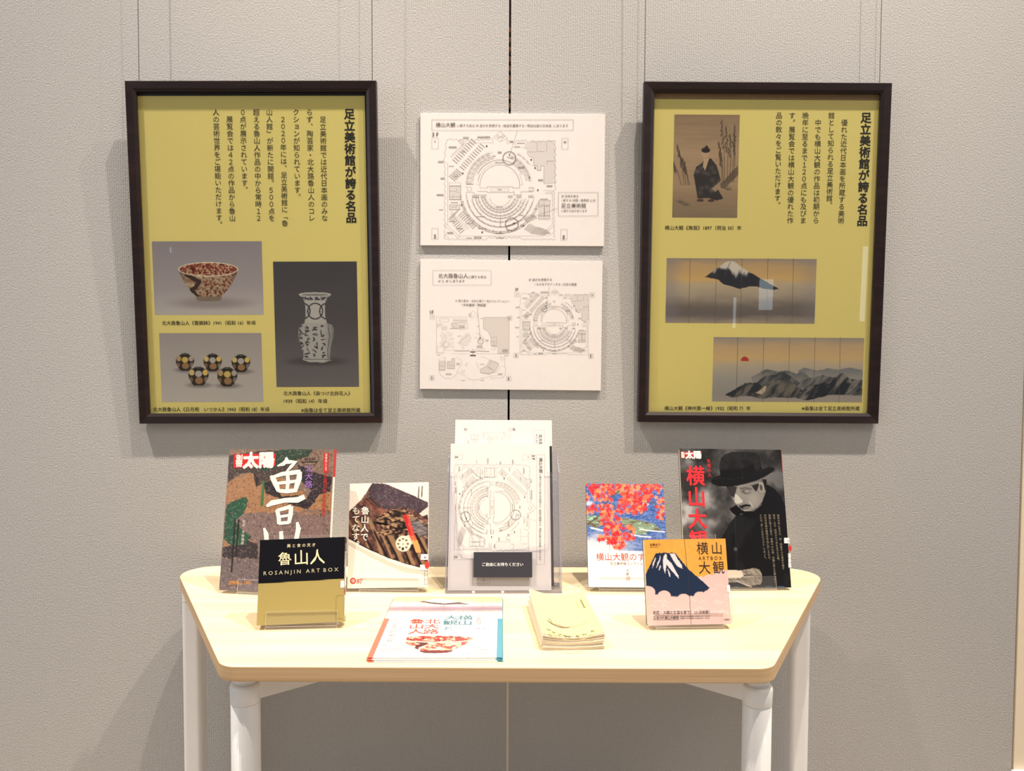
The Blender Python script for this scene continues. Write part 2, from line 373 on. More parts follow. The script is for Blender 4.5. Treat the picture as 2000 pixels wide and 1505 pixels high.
    def build(s, name, mat, parent):
        me = bpy.data.meshes.new(name); me.from_pydata(s.V, [], s.Fc); setcol(me, np.array(s.C)); return link(name, me, mat, parent)
def cut(k, name, mat, parent):
    """close what was drawn so far as one printed block"""
    if k.V: o = k.build(name, M[mat], parent); k.V = []; k.Fc = []; k.C = []; return o
def plate(name, page, a0, b0, a1, b1, col, mat, parent, h=0):
    me = bpy.data.meshes.new(name); me.from_pydata([page.v3(a0, b0, h), page.v3(a1, b0, h), page.v3(a1, b1, h), page.v3(a0, b1, h)], [], [(0, 1, 2, 3)])
    setcol(me, np.array([np.array(col)/255.0]*4)); return link(name, me, mat, parent)

# ------------------------------------------------------------------ the setting
struct(box('wall_left', (-3.2, 0, 0), (-.0098, .03, 5.3), M['wall'], bevel=.0008))
struct(box('wall_right', (-.0052, 0, 0), (1.1585, .03, 5.3), M['wall'], bevel=.0008))
struct(box('wall_end', (1.1605, -.004, 0), (3.2, .03, 5.3), M['cream']))
struct(box('baseboard_end', (1.1535, -.016, 0), (3.2, -.004, .245), M['white'], bevel=.002))
ch = box('trim_1', (-.03, .031, 0), (.015, .04, 5.3), M['slot']); struct(ch)
box('joint_strip', (-.0097, .0004, 0), (-.0053, .0305, .71), M['trim'], ch)
box('upper_strip', (-.0125, .016, 1.93), (-.0025, .0305, 5.3), M['brown'], ch)
rung = boxmesh('copper_rung', (-.0125, .010, -.0052), (-.0025, .0305, .0052))
for k, zz in enumerate([1.921-i*.0218+.00022*i*i*.5 for i in range(24)]):
    o = link('copper_rung', rung, []) if k else link('copper_rung', rung, M['copper']); o.parent = ch; o.location.z = zz
struct(box('floor', (-6, -9, -.05), (6, .03, 0), M['floor'])); struct(box('ceiling', (-6, -9, 5.3), (6, .03, 5.35), M['ceil']))
wr = struct(box('wall_rear', (-6, -9.05, 0), (6, -9, 5.3), M['rearwall']))
for k, (x0, x1, z0, z1) in enumerate([(3.35, 3.62, 1.25, 1.75), (4.75, 4.90, 1.1, 2.2), (3.0, 3.12, 1.0, 1.5), (-4.6, -4.5, 1.75, 1.9)]):
    w = box('window_%d' % (k+1), (x0, -8.99, z0), (x1, -8.96, z1), M['slat']); struct(w)
    box('pane', (x0+.04, -8.955, z0+.04), (x1-.04, -8.95, z1-.04), M['day'], w)

# ------------------------------------------------------------------ table
tb = thing('display_table', 'pale maple trapezoid table on white metal legs against the grey wall', 'table', Matrix.Translation((-.022, -.31, 0)))
TZ = .72
outl = rounded([(-.733, .276), (-.420, -.277), (.4205, -.277), (.729, .276)], [.06, .038, .038, .06], 8)
prism('table_top', outl, TZ-.0245, TZ, M['oak'], tb, .0022, M['oakedge'])
def leg(x, y, r, square=False):
    if square:
        def sq(a, r): return rounded([(-a, -a), (a, -a), (a, a), (-a, a)], r, 4)
        P = lambda q: [(x+u, y+v) for u, v in q]
        l = prism('leg', P(sq(r, .010)), .02, .6565, M['white'], tb); c = prism('leg_collar', P(sq(r, .010)), .6575, .6955, M['white'], l)
        prism('foot_pad', P(sq(r*.8, .01)), 0, .02, M['groove'], l); return
    l = lathe('leg', [(r-.001, .02), (r, .022), (r, .6455), (r-.0005, .6462)], 40, M['white'], tb, (x, y, 0))
    lathe('leg_collar', [(r+.0003, .6468), (r+.0005, .6475), (r+.0012, .672), (r-.0005, .6765), (r-.004, .6772)], 40, M['white'], l, (x, y, 0))
    lathe('leg_neck', [(r-.0035, .677), (r-.0035, .6958)], 32, M['white'], l, (x, y, 0))
    lathe('foot_pad', [(r*.8, 0), (r*.8, .02)], 24, M['groove'], l, (x, y, 0))
leg(-.3975, -.2345, .0225); leg(.4115, -.2345, .0225)
leg(-.672, .232, .0205, True); leg(.652, .232, .0205, True)
for sgn, x0 in ((1, -.3975), (-1, .4115)):
    a = (x0+sgn*.014, -.224); d = (sgn*.78, .62); n = (-d[1]*.012, d[0]*.012); L = .24
    e = (a[0]+d[0]*L, a[1]+d[1]*L)
    pl = [(a[0]-n[0], a[1]-n[1]), (e[0]-n[0], e[1]-n[1]), (e[0]+n[0], e[1]+n[1]), (a[0]+n[0], a[1]+n[1])]
    prism('support_beam', pl if sgn > 0 else pl[::-1], .650, .6953, M['white'], tb, .001)

# ------------------------------------------------------------------ framed posters
def framed(label, cat, ps, w, h, back, wires, sheet_px):
    P = pose(*ps); t = thing('framed_poster', label, cat, P); fw = .0225; D = .017
    prof = [(0, D), (0, .0015), (.0015, 0), (.016, .0012), (fw, .0045), (fw, .0095), (fw-.006, .0095), (fw-.006, D)]   # (inset, y)
    corners = [(-w/2, 0), (w/2, 0), (w/2, h), (-w/2, h)]; ins = [(1, 1), (-1, 1), (-1, -1), (1, -1)]
    for i in range(4):
        j = (i+1) % 4; vs = []
        for c in (i, j): vs += [(corners[c][0]+ins[c][0]*u, y, corners[c][1]+ins[c][1]*u) for u, y in prof]
        n = len(prof); fs = [(k, (k+1) % n, n+(k+1) % n, n+k) for k in range(n)]+[tuple(range(n-1, -1, -1)), tuple(range(n, 2*n))]
        me = bpy.data.meshes.new('frame_rail'); me.from_pydata(vs, [], fs); bmx = bmesh.new(); bmx.from_mesh(me); bmesh.ops.recalc_face_normals(bmx, faces=bmx.faces); bmx.to_mesh(me); bmx.free()
        link('frame_rail', me, M['frame'], t)
    box('backing_board', (-w/2+.018, .0135, .018), (w/2-.018, .0165, h-.018), back, t)
    box('glass_pane', (-w/2+.0175, .0098, .0175), (w/2-.0175, .0112, h-.0175), M['glass'], t)
    pg = Page(P, .0130)
    q = [pg.loc(*c) for c in sheet_px]; a0 = float(q[0][0]+q[2][0])/2; a1 = float(q[1][0]+q[3][0])/2; b1 = float(q[0][1]+q[1][1])/2; b0 = .0185
    a0 = max(a0, -w/2+.019); a1 = min(a1, w/2-.019)
    sh = plate('poster_sheet', pg, a0, b0, a1, b1, (226, 209, 130), M['satin'], t)
    for wx, y1 in wires:
        a, b = Page(P, .010).loc(wx, y1); top = P @ Vector((float(a), .010, h-.006)); bot = top.copy(); end = Vector((bot.x, -.045, 5.28))
        cu = bpy.data.meshes.new('hanging_wire'); d = (end-bot); vs = []; fs = []
        for k, p in enumerate((bot, end)):
            for m_ in range(6): an = m_*math.pi/3; vs.append(P.inverted() @ (p+Vector((math.cos(an)*.0008, math.sin(an)*.0008, 0))))
        for m_ in range(6): fs.append((m_, (m_+1) % 6, 6+(m_+1) % 6, 6+m_))
        cu.from_pydata([tuple(v) for v in vs], [], fs); link('hanging_wire', cu, M['steel'], t)
    return t, sh, pg
tL, shL, pL = framed('dark framed yellow poster with pictures of a bowl, a vase and lidded cups, on left', 'framed poster', (-.5636, -.0205, 1.0388, .34, -2.49, -.37), .543, .7468, M['black'],
                     [(271.6, 160), (727, 160)], [(265.2, 186.4), (711.7, 187.7), (291, 809), (724, 807)])
tR, shR, pR = framed('dark framed yellow poster with mountain pictures and a robed figure, on right', 'framed poster', (.5529, -.0202, 1.0442, -.03, -1.7, .16), .5398, .7458, M['kraft'],
                     [(1259, 163), (1718, 163)], [(1279.6, 194.3), (1718.9, 195.6), (1266, 808), (1696, 808)])
PX = .00115
INKC = (52, 48, 40)
# --- left poster
k1 = Z(230, 140, 3.774); pL.z = k1; ink = Ink(pL, .0003)
ink.v_text('足立美術館が誇る名品', (1707, 268), (1722, 1117), (30, 28, 26), .028); cut(ink, 'title_lettering', 'print', shL)
for t_, x0, y0, x1, y1 in [('足立美術館では近代日本画のみな', 1512, 326, 1526, 1104), ('らず、陶芸家・北大路魯山人のコレ', 1413, 272, 1430, 1104), ('クションが知られています。', 1314, 272, 1326, 948),
    ('２０２０年には、足立美術館に「魯', 1217, 325, 1233, 1142), ('山人館」が新たに開館。５００点を', 1117, 272, 1136, 1104), ('超える魯山人作品の中から常時１２', 1021, 272, 1040, 1104),
    ('０点が展示されています。', 921, 272, 937, 896), ('展覧会では４２点の作品から魯山', 824, 324, 846, 1104), ('人の芸術世界をご堪能いただけます。', 723, 272, 750, 1152)]:
    ink.v_text(t_, (x0, y0), (x1, y1), INKC, .004)
cut(ink, 'column_text', 'print', shL)
pL.z = Z(260, 450, 3.858)
for t_, a, b in [('北大路魯山人《雲錦鉢》1941（昭和 16）年頃', (218, 697), (923, 695)), ('北大路魯山人《日月椀　いつかん》1943（昭和 18）年頃', (152, 1346), (1027, 1346)), ('北大路魯山人《染つけ古詩花入》', (1133, 1225), (1636, 1227)),
                 ('1939（昭和 14）年頃', (1136, 1285), (1463, 1284)), ('※画像は全て足立美術館所蔵', (1267, 1353), (1713, 1352))]:
    ink.h_text(t_, a, b, INKC, .008, ht=None); cut(ink, 'caption', 'print', shL)
# picture: patterned bowl
p = Pic.at(pL, 141, 82, 985, 634, PX); p.vgrad([(80, (142, 134, 140)), (430, (160, 152, 156)), (520, (172, 164, 166)), (640, (184, 176, 174))])
p.put(p.em(590, 545, 260, 40, .6)*.5, (120, 110, 112)); X, Y = p.X, p.Y
body = p.pm([(342, 300), (790, 300), (770, 350), (735, 420), (690, 470), (660, 497), (480, 497), (440, 465), (385, 390), (355, 330)]); foot = p.pm([(474, 490), (668, 490), (664, 522), (640, 532), (500, 532), (478, 520)])
p.put(foot, (128, 112, 98)); n = fbm(X, Y, 16, 3, 3, 10); lf = sm(.5, .56, fbm(X, Y, 13, 8, 2, 12)); p.put(body, (158, 136, 112)); p.put(body*lf*sm(-1, 1, (Y-330)/160+(X-560)/300), (112, 40, 30))
p.put(body*sm(.55, .65, n)*.6, (206, 190, 160)); p.put(body*p.lm([(400, 330), (450, 360), (500, 385), (470, 430), (440, 445), (480, 495)], 30), (58, 42, 36)); p.put(body*sm(430, 350, X)*.5, (70, 50, 44)); p.put(body*sm(690, 800, X)*.5, (80, 40, 32))
rim = p.em(566, 292, 226, 54, .01); p.put(rim, (222, 206, 182)); inn = p.em(566, 292, 216, 47, .02); p.put(inn, (122, 52, 38)); p.put(inn*sm(.5, .58, fbm(X, Y, 12, 21, 3, 9)), (205, 160, 130)); p.put(inn*sm(.62, .7, fbm(X, Y, 9, 31, 2)), (70, 26, 22))
p.build('printed_picture', M['satin'], shL)
# picture: five lidded cups
p = Pic.at(pL, 196, 773, 982, 1290, PX); p.vgrad([(770, (158, 148, 148)), (900, (166, 158, 156)), (1290, (186, 178, 174))])
for cx, cy, s_ in [(391, 985, 1.0), (599, 988, 1.0), (812, 995, 1.02), (493, 1092, 1.1), (710, 1096, 1.1)]:
    p.put(p.em(cx+6, cy+66*s_, 80*s_, 18*s_, .5)*.55, (96, 88, 88)); dk = (46, 38, 32)
    m1 = p.pm([(cx-70*s_, cy-10), (cx-62*s_, cy-32*s_), (cx-34*s_, cy-50*s_), (cx+34*s_, cy-50*s_), (cx+62*s_, cy-32*s_), (cx+70*s_, cy-10), (cx+66*s_, cy+18*s_), (cx+44*s_, cy+56*s_), (cx+28*s_, cy+70*s_), (cx-28*s_, cy+70*s_), (cx-44*s_, cy+56*s_), (cx-66*s_, cy+18*s_)])
    p.put(m1, dk); p.put(p.em(cx, cy-50*s_, 30*s_, 12*s_, .05), (30, 28, 28)); p.put(p.em(cx, cy-54*s_, 24*s_, 6*s_, .1), (86, 80, 76))
    for dx, dy, rx, ry, c in [(-46, -20, 18, 20, (178, 148, 108)), (0, -12, 24, 22, (200, 172, 96)), (46, -20, 18, 20, (168, 158, 150)), (-50, 28, 13, 18, (120, 92, 70)), (4, 34, 27, 24, (146, 112, 78)), (52, 28, 14, 20, (124, 112, 104))]:
        if cx in (599, 493, 812) and dy < 0: c = {-46: (202, 176, 120), 0: (172, 166, 164), 46: (212, 180, 100)}[dx]
        p.put(m1*p.em(cx+dx*s_, cy+dy*s_, rx*s_, ry*s_, .06), c)
p.build('printed_picture', M['satin'], shL)
# picture: tall vase
p = Pic.at(pL, 1054, 234, 1703, 1177, PX); p.vgrad([(230, (70, 68, 74)), (700, (82, 78, 82)), (880, (92, 88, 92)), (1180, (110, 104, 106))])
X, Y = p.X, p.Y; p.put(p.em(1390, 985, 190, 30, .6)*.6, (56, 52, 54)); wh = (176, 172, 170)
neck = p.pm([(1252, 482), (1488, 482), (1470, 508), (1452, 530), (1446, 560), (1446, 640), (1462, 700), (1292, 700), (1300, 640), (1296, 560), (1288, 525), (1264, 500)])
bd = p.pm([(1292, 698), (1462, 698), (1500, 712), (1512, 745), (1508, 800), (1488, 880), (1482, 960), (1496, 978), (1440, 994), (1330, 992), (1276, 974), (1286, 950), (1268, 880), (1244, 800), (1244, 750), (1262, 712)])
p.put(neck, wh); p.put(bd, (168, 164, 162)); p.put((neck+bd).clip(0, 1)*sm(1430, 1520, X)*.55, (92, 90, 94)); p.put((neck+bd).clip(0, 1)*sm(1290, 1240, X)*.45, (110, 108, 112))
p.put(p.em(1370, 482, 122, 17, .03), (196, 192, 188)); p.put(p.em(1370, 484, 106, 11, .06), (130, 128, 128)); p.put(neck*sm(498, 502, Y)*sm(526, 522, Y)*sm(.35, .5, fbm(X, Y, 9, 4, 2)), (66, 68, 80))
dk = (52, 52, 60)
def ring(cx, cy, r, w_): q = np.hypot((X-cx), (Y-cy)*.95); return (1-sm(w_/2-1, w_/2+1, np.abs(q-r)))
for cx in (1277, 1372, 1462): p.put(neck*ring(cx, 607, 56, 9), dk)
for cx, sd in [(1268, 1), (1312, 2), (1372, 3), (1432, 4)]:          # loose brush marks, no words
    rs = random.Random(sd*7); yy = 715
    while yy < 950:
        pts = [(cx+rs.uniform(-20, 20), yy+rs.uniform(-2, 26)) for _ in range(4)]; p.put(bd*p.lm(pts, rs.uniform(5, 9), 1.5), dk); yy += rs.uniform(26, 34)
p.put(bd*p.lm([(1288, 968), (1488, 972)], 4), dk); p.put(bd*p.lm([(1468, 705), (1480, 800), (1466, 900), (1470, 960)], 4), dk)
p.build('printed_picture', M['satin'], shL)
# --- right poster
pR.z = Z(1230, 140, 3.774); ink = Ink(pR, .0003)
ink.v_text('足立美術館が誇る名品', (1743, 296), (1712, 1140), (30, 28, 26), .028); cut(ink, 'title_lettering', 'print', shR)
for t_, x0, y0, x1, y1 in [('優れた近代日本画を所蔵する美術', 1583, 349, 1557, 1121), ('館として知られる足立美術館。', 1488, 297, 1470, 1008), ('中でも横山大観の作品は初期から', 1389, 349, 1372, 1121),
    ('晩年に至るまで１２０点にも及びま', 1296, 297, 1277, 1121), ('す。展覧会では横山大観の優れた作', 1198, 297, 1182, 1121), ('品の数々をご覧いただけます。', 1101, 297, 1088, 1008)]:
    ink.v_text(t_, (x0, y0), (x1, y1), INKC, .004)
cut(ink, 'column_text', 'print', shR); ink.h_text('横山大観《無我》1897（明治 30）年', (258, 1150), (823, 1152), INKC, .008); cut(ink, 'caption', 'print', shR)
pR.z = Z(1230, 450, 3.774)
ink.h_text('横山大観《神州第一峰》1932（昭和 7）年', (256, 1309), (890, 1310), INKC, .008); cut(ink, 'caption', 'print', shR); ink.h_text('※画像は全て足立美術館所蔵', (1268, 1310), (1694, 1311), INKC, .008); cut(ink, 'caption', 'print', shR)
for xs, y0, y1, sl in [((441, 636, 824, 1015, 1203), 203, 686, -9), ((792, 984, 1174, 1362, 1548), 787, 1266, -8)]:
    for x in xs: ink.line([(x+4, y0), (x+sl+2, y1)], .0006, (96, 88, 78))
    cut(ink, 'fold_lines', 'print', shR)
# generic ink landscape with a plain robed figure among reeds
pR.z = Z(1230, 140, 3.774); p = Pic.at(pR, 329, 315, 791, 1077, PX); X, Y = p.X, p.Y
p.vgrad([(315, (146, 122, 98)), (600, (170, 144, 116)), (840, (164, 138, 112)), (900, (140, 118, 96)), (1077, (112, 98, 84))]); p.C = p.C*(.94+.12*fbm(X, Y, 160, 5, 3, 14))[..., None]
dk = (70, 58, 52); p.put(p.pm([(320, 850), (470, 840), (600, 870), (700, 830), (800, 815), (800, 1080), (320, 1080)])*.35, (176, 148, 120))
p.put(p.pm([(640, 850), (800, 690), (800, 760), (700, 860)], 6)*.75, (92, 78, 68)); rs = random.Random(5)
for bx, ln in [(400, 300), (415, 250), (430, 200), (380, 180), (440, 150), (700, 470), (720, 420), (735, 360), (690, 300), (750, 430), (680, 230), (765, 380)]:
    tx = bx+(-60 if bx < 500 else -20)+rs.uniform(-20, 30)*ln/300; yb = 835 if bx < 500 else 815; pts = [(bx, yb), ((bx+tx)/2+8, yb-ln*.55), (tx, yb-ln)]; p.put(p.lm(pts, 4, 1.5)*.8, dk)
    for k in range(7): q = .55+.45*k/7; p.put(p.em(tx*q+bx*(1-q)+rs.uniform(-7, 7), yb-ln*q, 6, 15, .3, rs.uniform(-30, 30))*.75, (84, 70, 62))
rb = p.pm([(520, 680), (560, 640), (600, 640), (640, 690), (672, 800), (640, 850), (690, 935), (640, 950), (580, 930), (500, 935), (478, 800), (470, 760), (490, 700)]); p.put(rb, (56, 52, 54))
for k in range(16): p.put(rb*p.em(rs.uniform(490, 670), rs.uniform(700, 930), 18, 16, .5)*.4, (112, 104, 98))
p.put(p.pm([(545, 640), (585, 640), (555, 730), (540, 700)]), (188, 160, 130)); p.put(p.em(556, 600, 30, 36, .06), (186, 156, 128)); p.put(p.em(560, 578, 32, 20, .1), (48, 42, 42)); p.put(p.em(566, 556, 12, 12, .1), (48, 42, 42))
p.put(p.em(520, 948, 26, 10, .2)+p.em(600, 950, 24, 10, .2), (74, 60, 54)); p.put(p.pm([(605, 860), (665, 810), (670, 850), (630, 885)]), (160, 136, 112))
for cx, cy in [(370, 965), (410, 985), (720, 870)]:
    for a in range(0, 180, 30): p.put(p.lm([(cx, cy), (cx+34*math.cos(R(a)), cy-26*math.sin(R(a)))], 5, 1.5)*.7, (80, 74, 66))
p.build('printed_picture', M['satin'], shR)
# generic snow peak above clouds on a folding screen
pR.z = Z(1230, 450, 3.774)
def clouds(p, seed, y0, stops, amt=26):
    X, Y = p.X, p.Y; p.vgrad(stops, Y+(fbm(X, Y, 150, seed, 4, 40)-.5)*amt*2)
p = Pic.at(pR, 272, 203, 1362, 687, PX); X, Y = p.X, p.Y
clouds(p, 3, 0, [(200, (150, 136, 128)), (260, (186, 156, 116)), (350, (204, 168, 112)), (400, (184, 166, 140)), (480, (164, 150, 134)), (560, (112, 102, 98)), (620, (106, 98, 98)), (660, (144, 132, 120)), (700, (168, 154, 138))])
p.put(sm(420, 280, X)*.4, (130, 126, 138)); p.put(sm(1180, 1370, X)*.35, (140, 134, 140))
mt = p.pm([(553, 343), (700, 236), (725, 227), (772, 229), (800, 250), (870, 300), (960, 350), (1098, 430), (1060, 438), (990, 430), (930, 412), (880, 412), (810, 430), (740, 408), (690, 396), (650, 360), (600, 352)], 3, 2, 12)
sl = sm(.35, .65, (Y-228)/(120+40*np.sin(X/40))-.1+(fbm(X, Y, 26, 5, 3, 90)-.5)*.5); mc = np.stack([np.interp(sl, [0, .5, 1], [[206, 196, 186][k], [140, 134, 136][k], [44, 46, 56][k]]) for k in range(3)], -1)/255
p.put(mt, mc); p.put(mt*sm(700, 560, X)*.6, (60, 60, 68)); p.put(mt*p.lm([(740, 235), (700, 330)], 8, 4)*.5, (90, 88, 96))
p.build('printed_picture', M['satin'], shR)
# generic dark hills, mist and a red sun
p = Pic.at(pR, 618, 785, 1710, 1266, PX); X, Y = p.X, p.Y
clouds(p, 13, 0, [(780, (150, 142, 136)), (850, (190, 162, 128)), (940, (204, 172, 124)), (985, (184, 168, 146)), (1080, (160, 154, 148)), (1200, (150, 144, 142)), (1270, (164, 152, 142))], 18)
sun = p.em(848, 958, 29, 29, .06)*(Y < 961); p.put(sun, (176, 62, 58))
def hill(pts, c1, c2, seed, fade=None):
    m_ = p.pm(pts, 7, seed, 34); q = fbm(X+Y*.8, Y, 40, seed+2, 4, 90); top = min(t[1] for t in pts); bot = max(t[1] for t in pts)
    cc = np.array(c1)/255*(1-sm(.4, .7, q)[..., None])+np.array(c2)/255*sm(.4, .7, q)[..., None]; a = m_
    if fade: a = m_*(1-fade*sm(top, bot, Y))
    p.put(a, cc)
hill([(1240, 1030), (1290, 1012), (1380, 1030), (1460, 1015), (1540, 1026), (1620, 1008), (1715, 1026), (1715, 1120), (1240, 1120)], (118, 118, 122), (132, 130, 130), 3, .8)
hill([(900, 1078), (1010, 1018), (1090, 1038), (1160, 1030), (1230, 1060), (1270, 1040), (1330, 1080), (1330, 1130), (900, 1130)], (92, 94, 100), (120, 118, 118), 5, .6)
hill([(920, 1130), (1000, 1070), (1060, 1066), (1105, 1046), (1145, 1044), (1250, 1120), (1290, 1190), (1000, 1190)], (58, 62, 70), (108, 106, 106), 7)
hill([(1220, 1150), (1300, 1090), (1420, 1064), (1500, 1080), (1600, 1090), (1715, 1100), (1715, 1190), (1300, 1200)], (64, 66, 74), (120, 118, 118), 9)
hill([(700, 1212), (790, 1160), (850, 1125), (930, 1118), (980, 1150), (1060, 1106), (1170, 1098), (1230, 1140), (1275, 1180), (1220, 1235), (1100, 1226), (980, 1236), (860, 1216), (760, 1232)], (46, 50, 58), (112, 106, 100), 11)
hill([(1215, 1230), (1330, 1140), (1480, 1115), (1540, 1060), (1575, 1050), (1640, 1110), (1715, 1165), (1715, 1215), (1600, 1210), (1480, 1210), (1360, 1240), (1290, 1250)], (38, 42, 52), (128, 122, 116), 15)
p.put(p.pm([(930, 1196), (985, 1156), (1012, 1142), (1000, 1180), (980, 1205)], 6, 4), (190, 172, 150))
p.build('printed_picture', M['satin'], shR)

# ------------------------------------------------------------------ floor plans
LW = .00034; GY = (118, 114, 112); DG = (84, 80, 78)
def lab(k, x, y, w_, n=1, s=1.0):          # a caption too small to read: a few dashes
    for i in range(n):
        a = x-w_/2
        while a < x+w_/2: k.line([(a, y+i*12), (min(a+7, x+w_/2), y+i*12)], .0009*s, (96, 90, 88)); a += 10
def shelves(k, x0, y0, ux, uy, vx, vy, n, ln, s, step=0, col=(150, 146, 142)):
    for i in range(n):
        ax, ay = x0+vx*i, y0+vy*i; l = ln+step*i; k.line([(ax, ay), (ax+ux*l, ay+uy*l)], .0016*s, (196, 191, 186)); k.line([(ax, ay), (ax+ux*l, ay+uy*l)], .0004*s, col)
def plan3(k, s=1.0, fillc=(206, 200, 196)):
    w_ = LW*max(s, .75); L = lambda pts, ww=w_, c=GY: k.line(pts, ww, c)
    def zig(x0, y0, x1, y1, n, amp, nx, ny):
        pts = [(x0, y0)]
        for i in range(n):
            a = (i+.75)/n; b = (i+1)/n; pts.append((x0+(x1-x0)*a+nx*amp, y0+(y1-y0)*a+ny*amp)); pts.append((x0+(x1-x0)*b, y0+(y1-y0)*b))
        L(pts, w_*1.2)
    k.lay = 0
    k.fill([(1185, 352), (1220, 340), (1258, 352), (1300, 340), (1340, 350), (1380, 335), (1450, 350), (1432, 400), (1450, 440), (1435, 480), (1450, 550), (1360, 550), (1360, 600), (1300, 600), (1300, 645), (1258, 645), (1258, 598), (1222, 598), (1222, 520), (1180, 505), (1155, 470), (1155, 410), (1180, 370)], fillc)
    k.fill([(1330, 590), (1365, 590), (1365, 552), (1432, 552), (1450, 600), (1436, 640), (1450, 690), (1436, 730), (1450, 770), (1345, 782), (1325, 782)], fillc)
    k.fill([(445, 342), (470, 325), (502, 340), (510, 360), (488, 388)], fillc); k.fill([(1150, 345), (1178, 352), (1150, 425), (1122, 412)], fillc)
    k.fill([(836, 295), (858, 275), (884, 298), (862, 318)], fillc); k.fill([(905, 270), (930, 292), (908, 312), (885, 292)], fillc)
    k.fill([(358, 806), (474, 806), (474, 945), (358, 945)], fillc); k.fill([(358, 998), (465, 998), (465, 1048), (358, 1048)], fillc)
    k.fill([(1275, 952), (1392, 952), (1392, 1005), (1330, 1005), (1330, 1112), (1270, 1112)], fillc); k.fill([(1335, 1015), (1388, 1015), (1388, 1140), (1270, 1140), (1270, 1115), (1335, 1115)], fillc)
    k.lay = 1
    zig(335, 330, 505, 340, 3, 14, 0, -1); zig(510, 345, 800, 330, 6, 16, 0, -1); zig(1035, 350, 1150, 345, 3, 16, 0, -1); zig(1180, 355, 1450, 350, 5, 16, 0, -1)
    zig(1435, 370, 1435, 850, 7, 18, 1, 0); zig(1425, 850, 1425, 1330, 10, 16, 1, 0); zig(335, 330, 310, 560, 3, -16, 1, 0); zig(318, 560, 318, 1350, 13, -16, 1, 0)
    zig(320, 1345, 740, 1345, 7, 14, 0, 1); zig(740, 1345, 1090, 1345, 7, -20, 0, 1); zig(1090, 1345, 1445, 1345, 6, 14, 0, 1)
    L([(340, 560), (340, 1200)]); L([(508, 365), (800, 360)]); L([(1415, 860), (1415, 1200)]); L([(450, 1318), (1300, 1318)]); L([(508, 365), (365, 500)]); L([(520, 372), (372, 512)])
    L([(300, 1200), (450, 1345)]); L([(318, 1185), (470, 1335)]); L([(1430, 1210), (1305, 1330)]); L([(1410, 1200), (1290, 1318)]); L([(1360, 1320), (1425, 1290)]); L([(300, 1300), (360, 1345)]); L([(370, 1060), (560, 1245)]); L([(358, 1075), (540, 1250)])
    L([(880, 243), (952, 312), (880, 350), (812, 305), (880, 243)]); L([(862, 318), (884, 298), (906, 318), (880, 345)]); L([(805, 325), (805, 372)]); L([(948, 318), (948, 372)]); L([(962, 325), (962, 378)]); L([(1040, 345), (1030, 385), (1120, 415)])
    # upper hall
    L([(745, 825), (672, 825), (672, 790)]); k.arc(875, 790, 203, 180, 360, w_*1.5, DG, 36); L([(1078, 790), (1078, 825), (1005, 825), (1005, 812), (745, 812), (745, 825)], w_*1.4, DG)
    k.arc(875, 790, 225, 185, 265, w_, GY); k.arc(875, 790, 250, 205, 335, w_*1.3, DG, 24); k.arc(875, 790, 256, 205, 335, w_, GY, 24); L([(650, 740), (672, 680)]); L([(1078, 680), (1112, 790), (1078, 790)])
    for r, a0, a1 in [(290, 188, 262), (310, 183, 260), (335, 182, 258), (350, 182, 256), (285, 300, 350), (310, 292, 352), (325, 292, 354), (375, 300, 330)]:
        k.arc(875, 790, r, a0, a1, w_, (150, 145, 142))
        q = a0
        while q < a1-4: k.arc(875, 790, r-9, q, q+6, .0015*s, (205, 200, 196), 2); q += 9
    for a in range(184, 256, 9): L([(875+262*math.cos(R(a)), 790+262*math.sin(R(a))), (875+350*math.cos(R(a)), 790+350*math.sin(R(a)))], w_*.8, (168, 163, 160))
    # middle
    L([(645, 860), (745, 860), (745, 870), (1005, 870), (1022, 860), (1022, 900)], w_*1.4, DG); k.rect(780, 828, 968, 857, w_, GY); L([(672, 790), (630, 786)]); L([(520, 812), (545, 812)]); L([(1170, 820), (1225, 820), (1225, 860), (1170, 860)]); k.rect(540, 820, 585, 855, w_, DG); k.rect(1178, 822, 1215, 855, w_, DG)
    L([(525, 870), (610, 870), (610, 895), (735, 895)], w_*1.3, DG); L([(1020, 895), (1095, 895), (1095, 862), (1210, 862)], w_*1.3, DG); L([(525, 870), (545, 935)])
    for x in (590, 615, 680, 960, 1050, 1170): k.lay = 0; k.fill([(x, 900), (x+45, 900), (x+45, 924), (x, 924)], (196, 190, 186)); k.lay = 1; [L([(x+q, 900), (x+q, 924)], w_*.7) for q in (0, 12, 24, 36, 45)]
    # lower hall
    k.arc(878, 900, 112, 15, 165, w_*1.2, GY); k.arc(878, 880, 155, 18, 162, w_*1.3, DG); L([(722, 925), (740, 895)])
    for r in (175, 200, 235, 262, 300, 350, 400, 415):
        k.arc(878, 880, r, 12, 168 if r < 380 else 178, w_, (150, 145, 142)); q = 16
        while q < 162: k.arc(878, 880, r-10, q, q+7, .0016*s, (208, 203, 199), 2); k.arc(878, 880, r-10, q+7, q+9, .0011*s, (120, 116, 112), 1); q += 11
    L([(878, 1130), (878, 1235)]); L([(885, 1130), (885, 1235)]); k.arc(878, 880, 350, 5, 178, w_*1.2, DG); L([(1145, 930), (1085, 1060), (1110, 1075), (1170, 945)]); L([(1225, 950), (1130, 1120)])
    # corner shelves
    r2 = .7071; shelves(k, 390, 530, .77, .64, 19, -21, 11, 62, s); shelves(k, 465, 600, .77, .64, 19, -21, 12, 58, s); shelves(k, 355, 700, .77, .64, 15, -14, 6, 78, s)
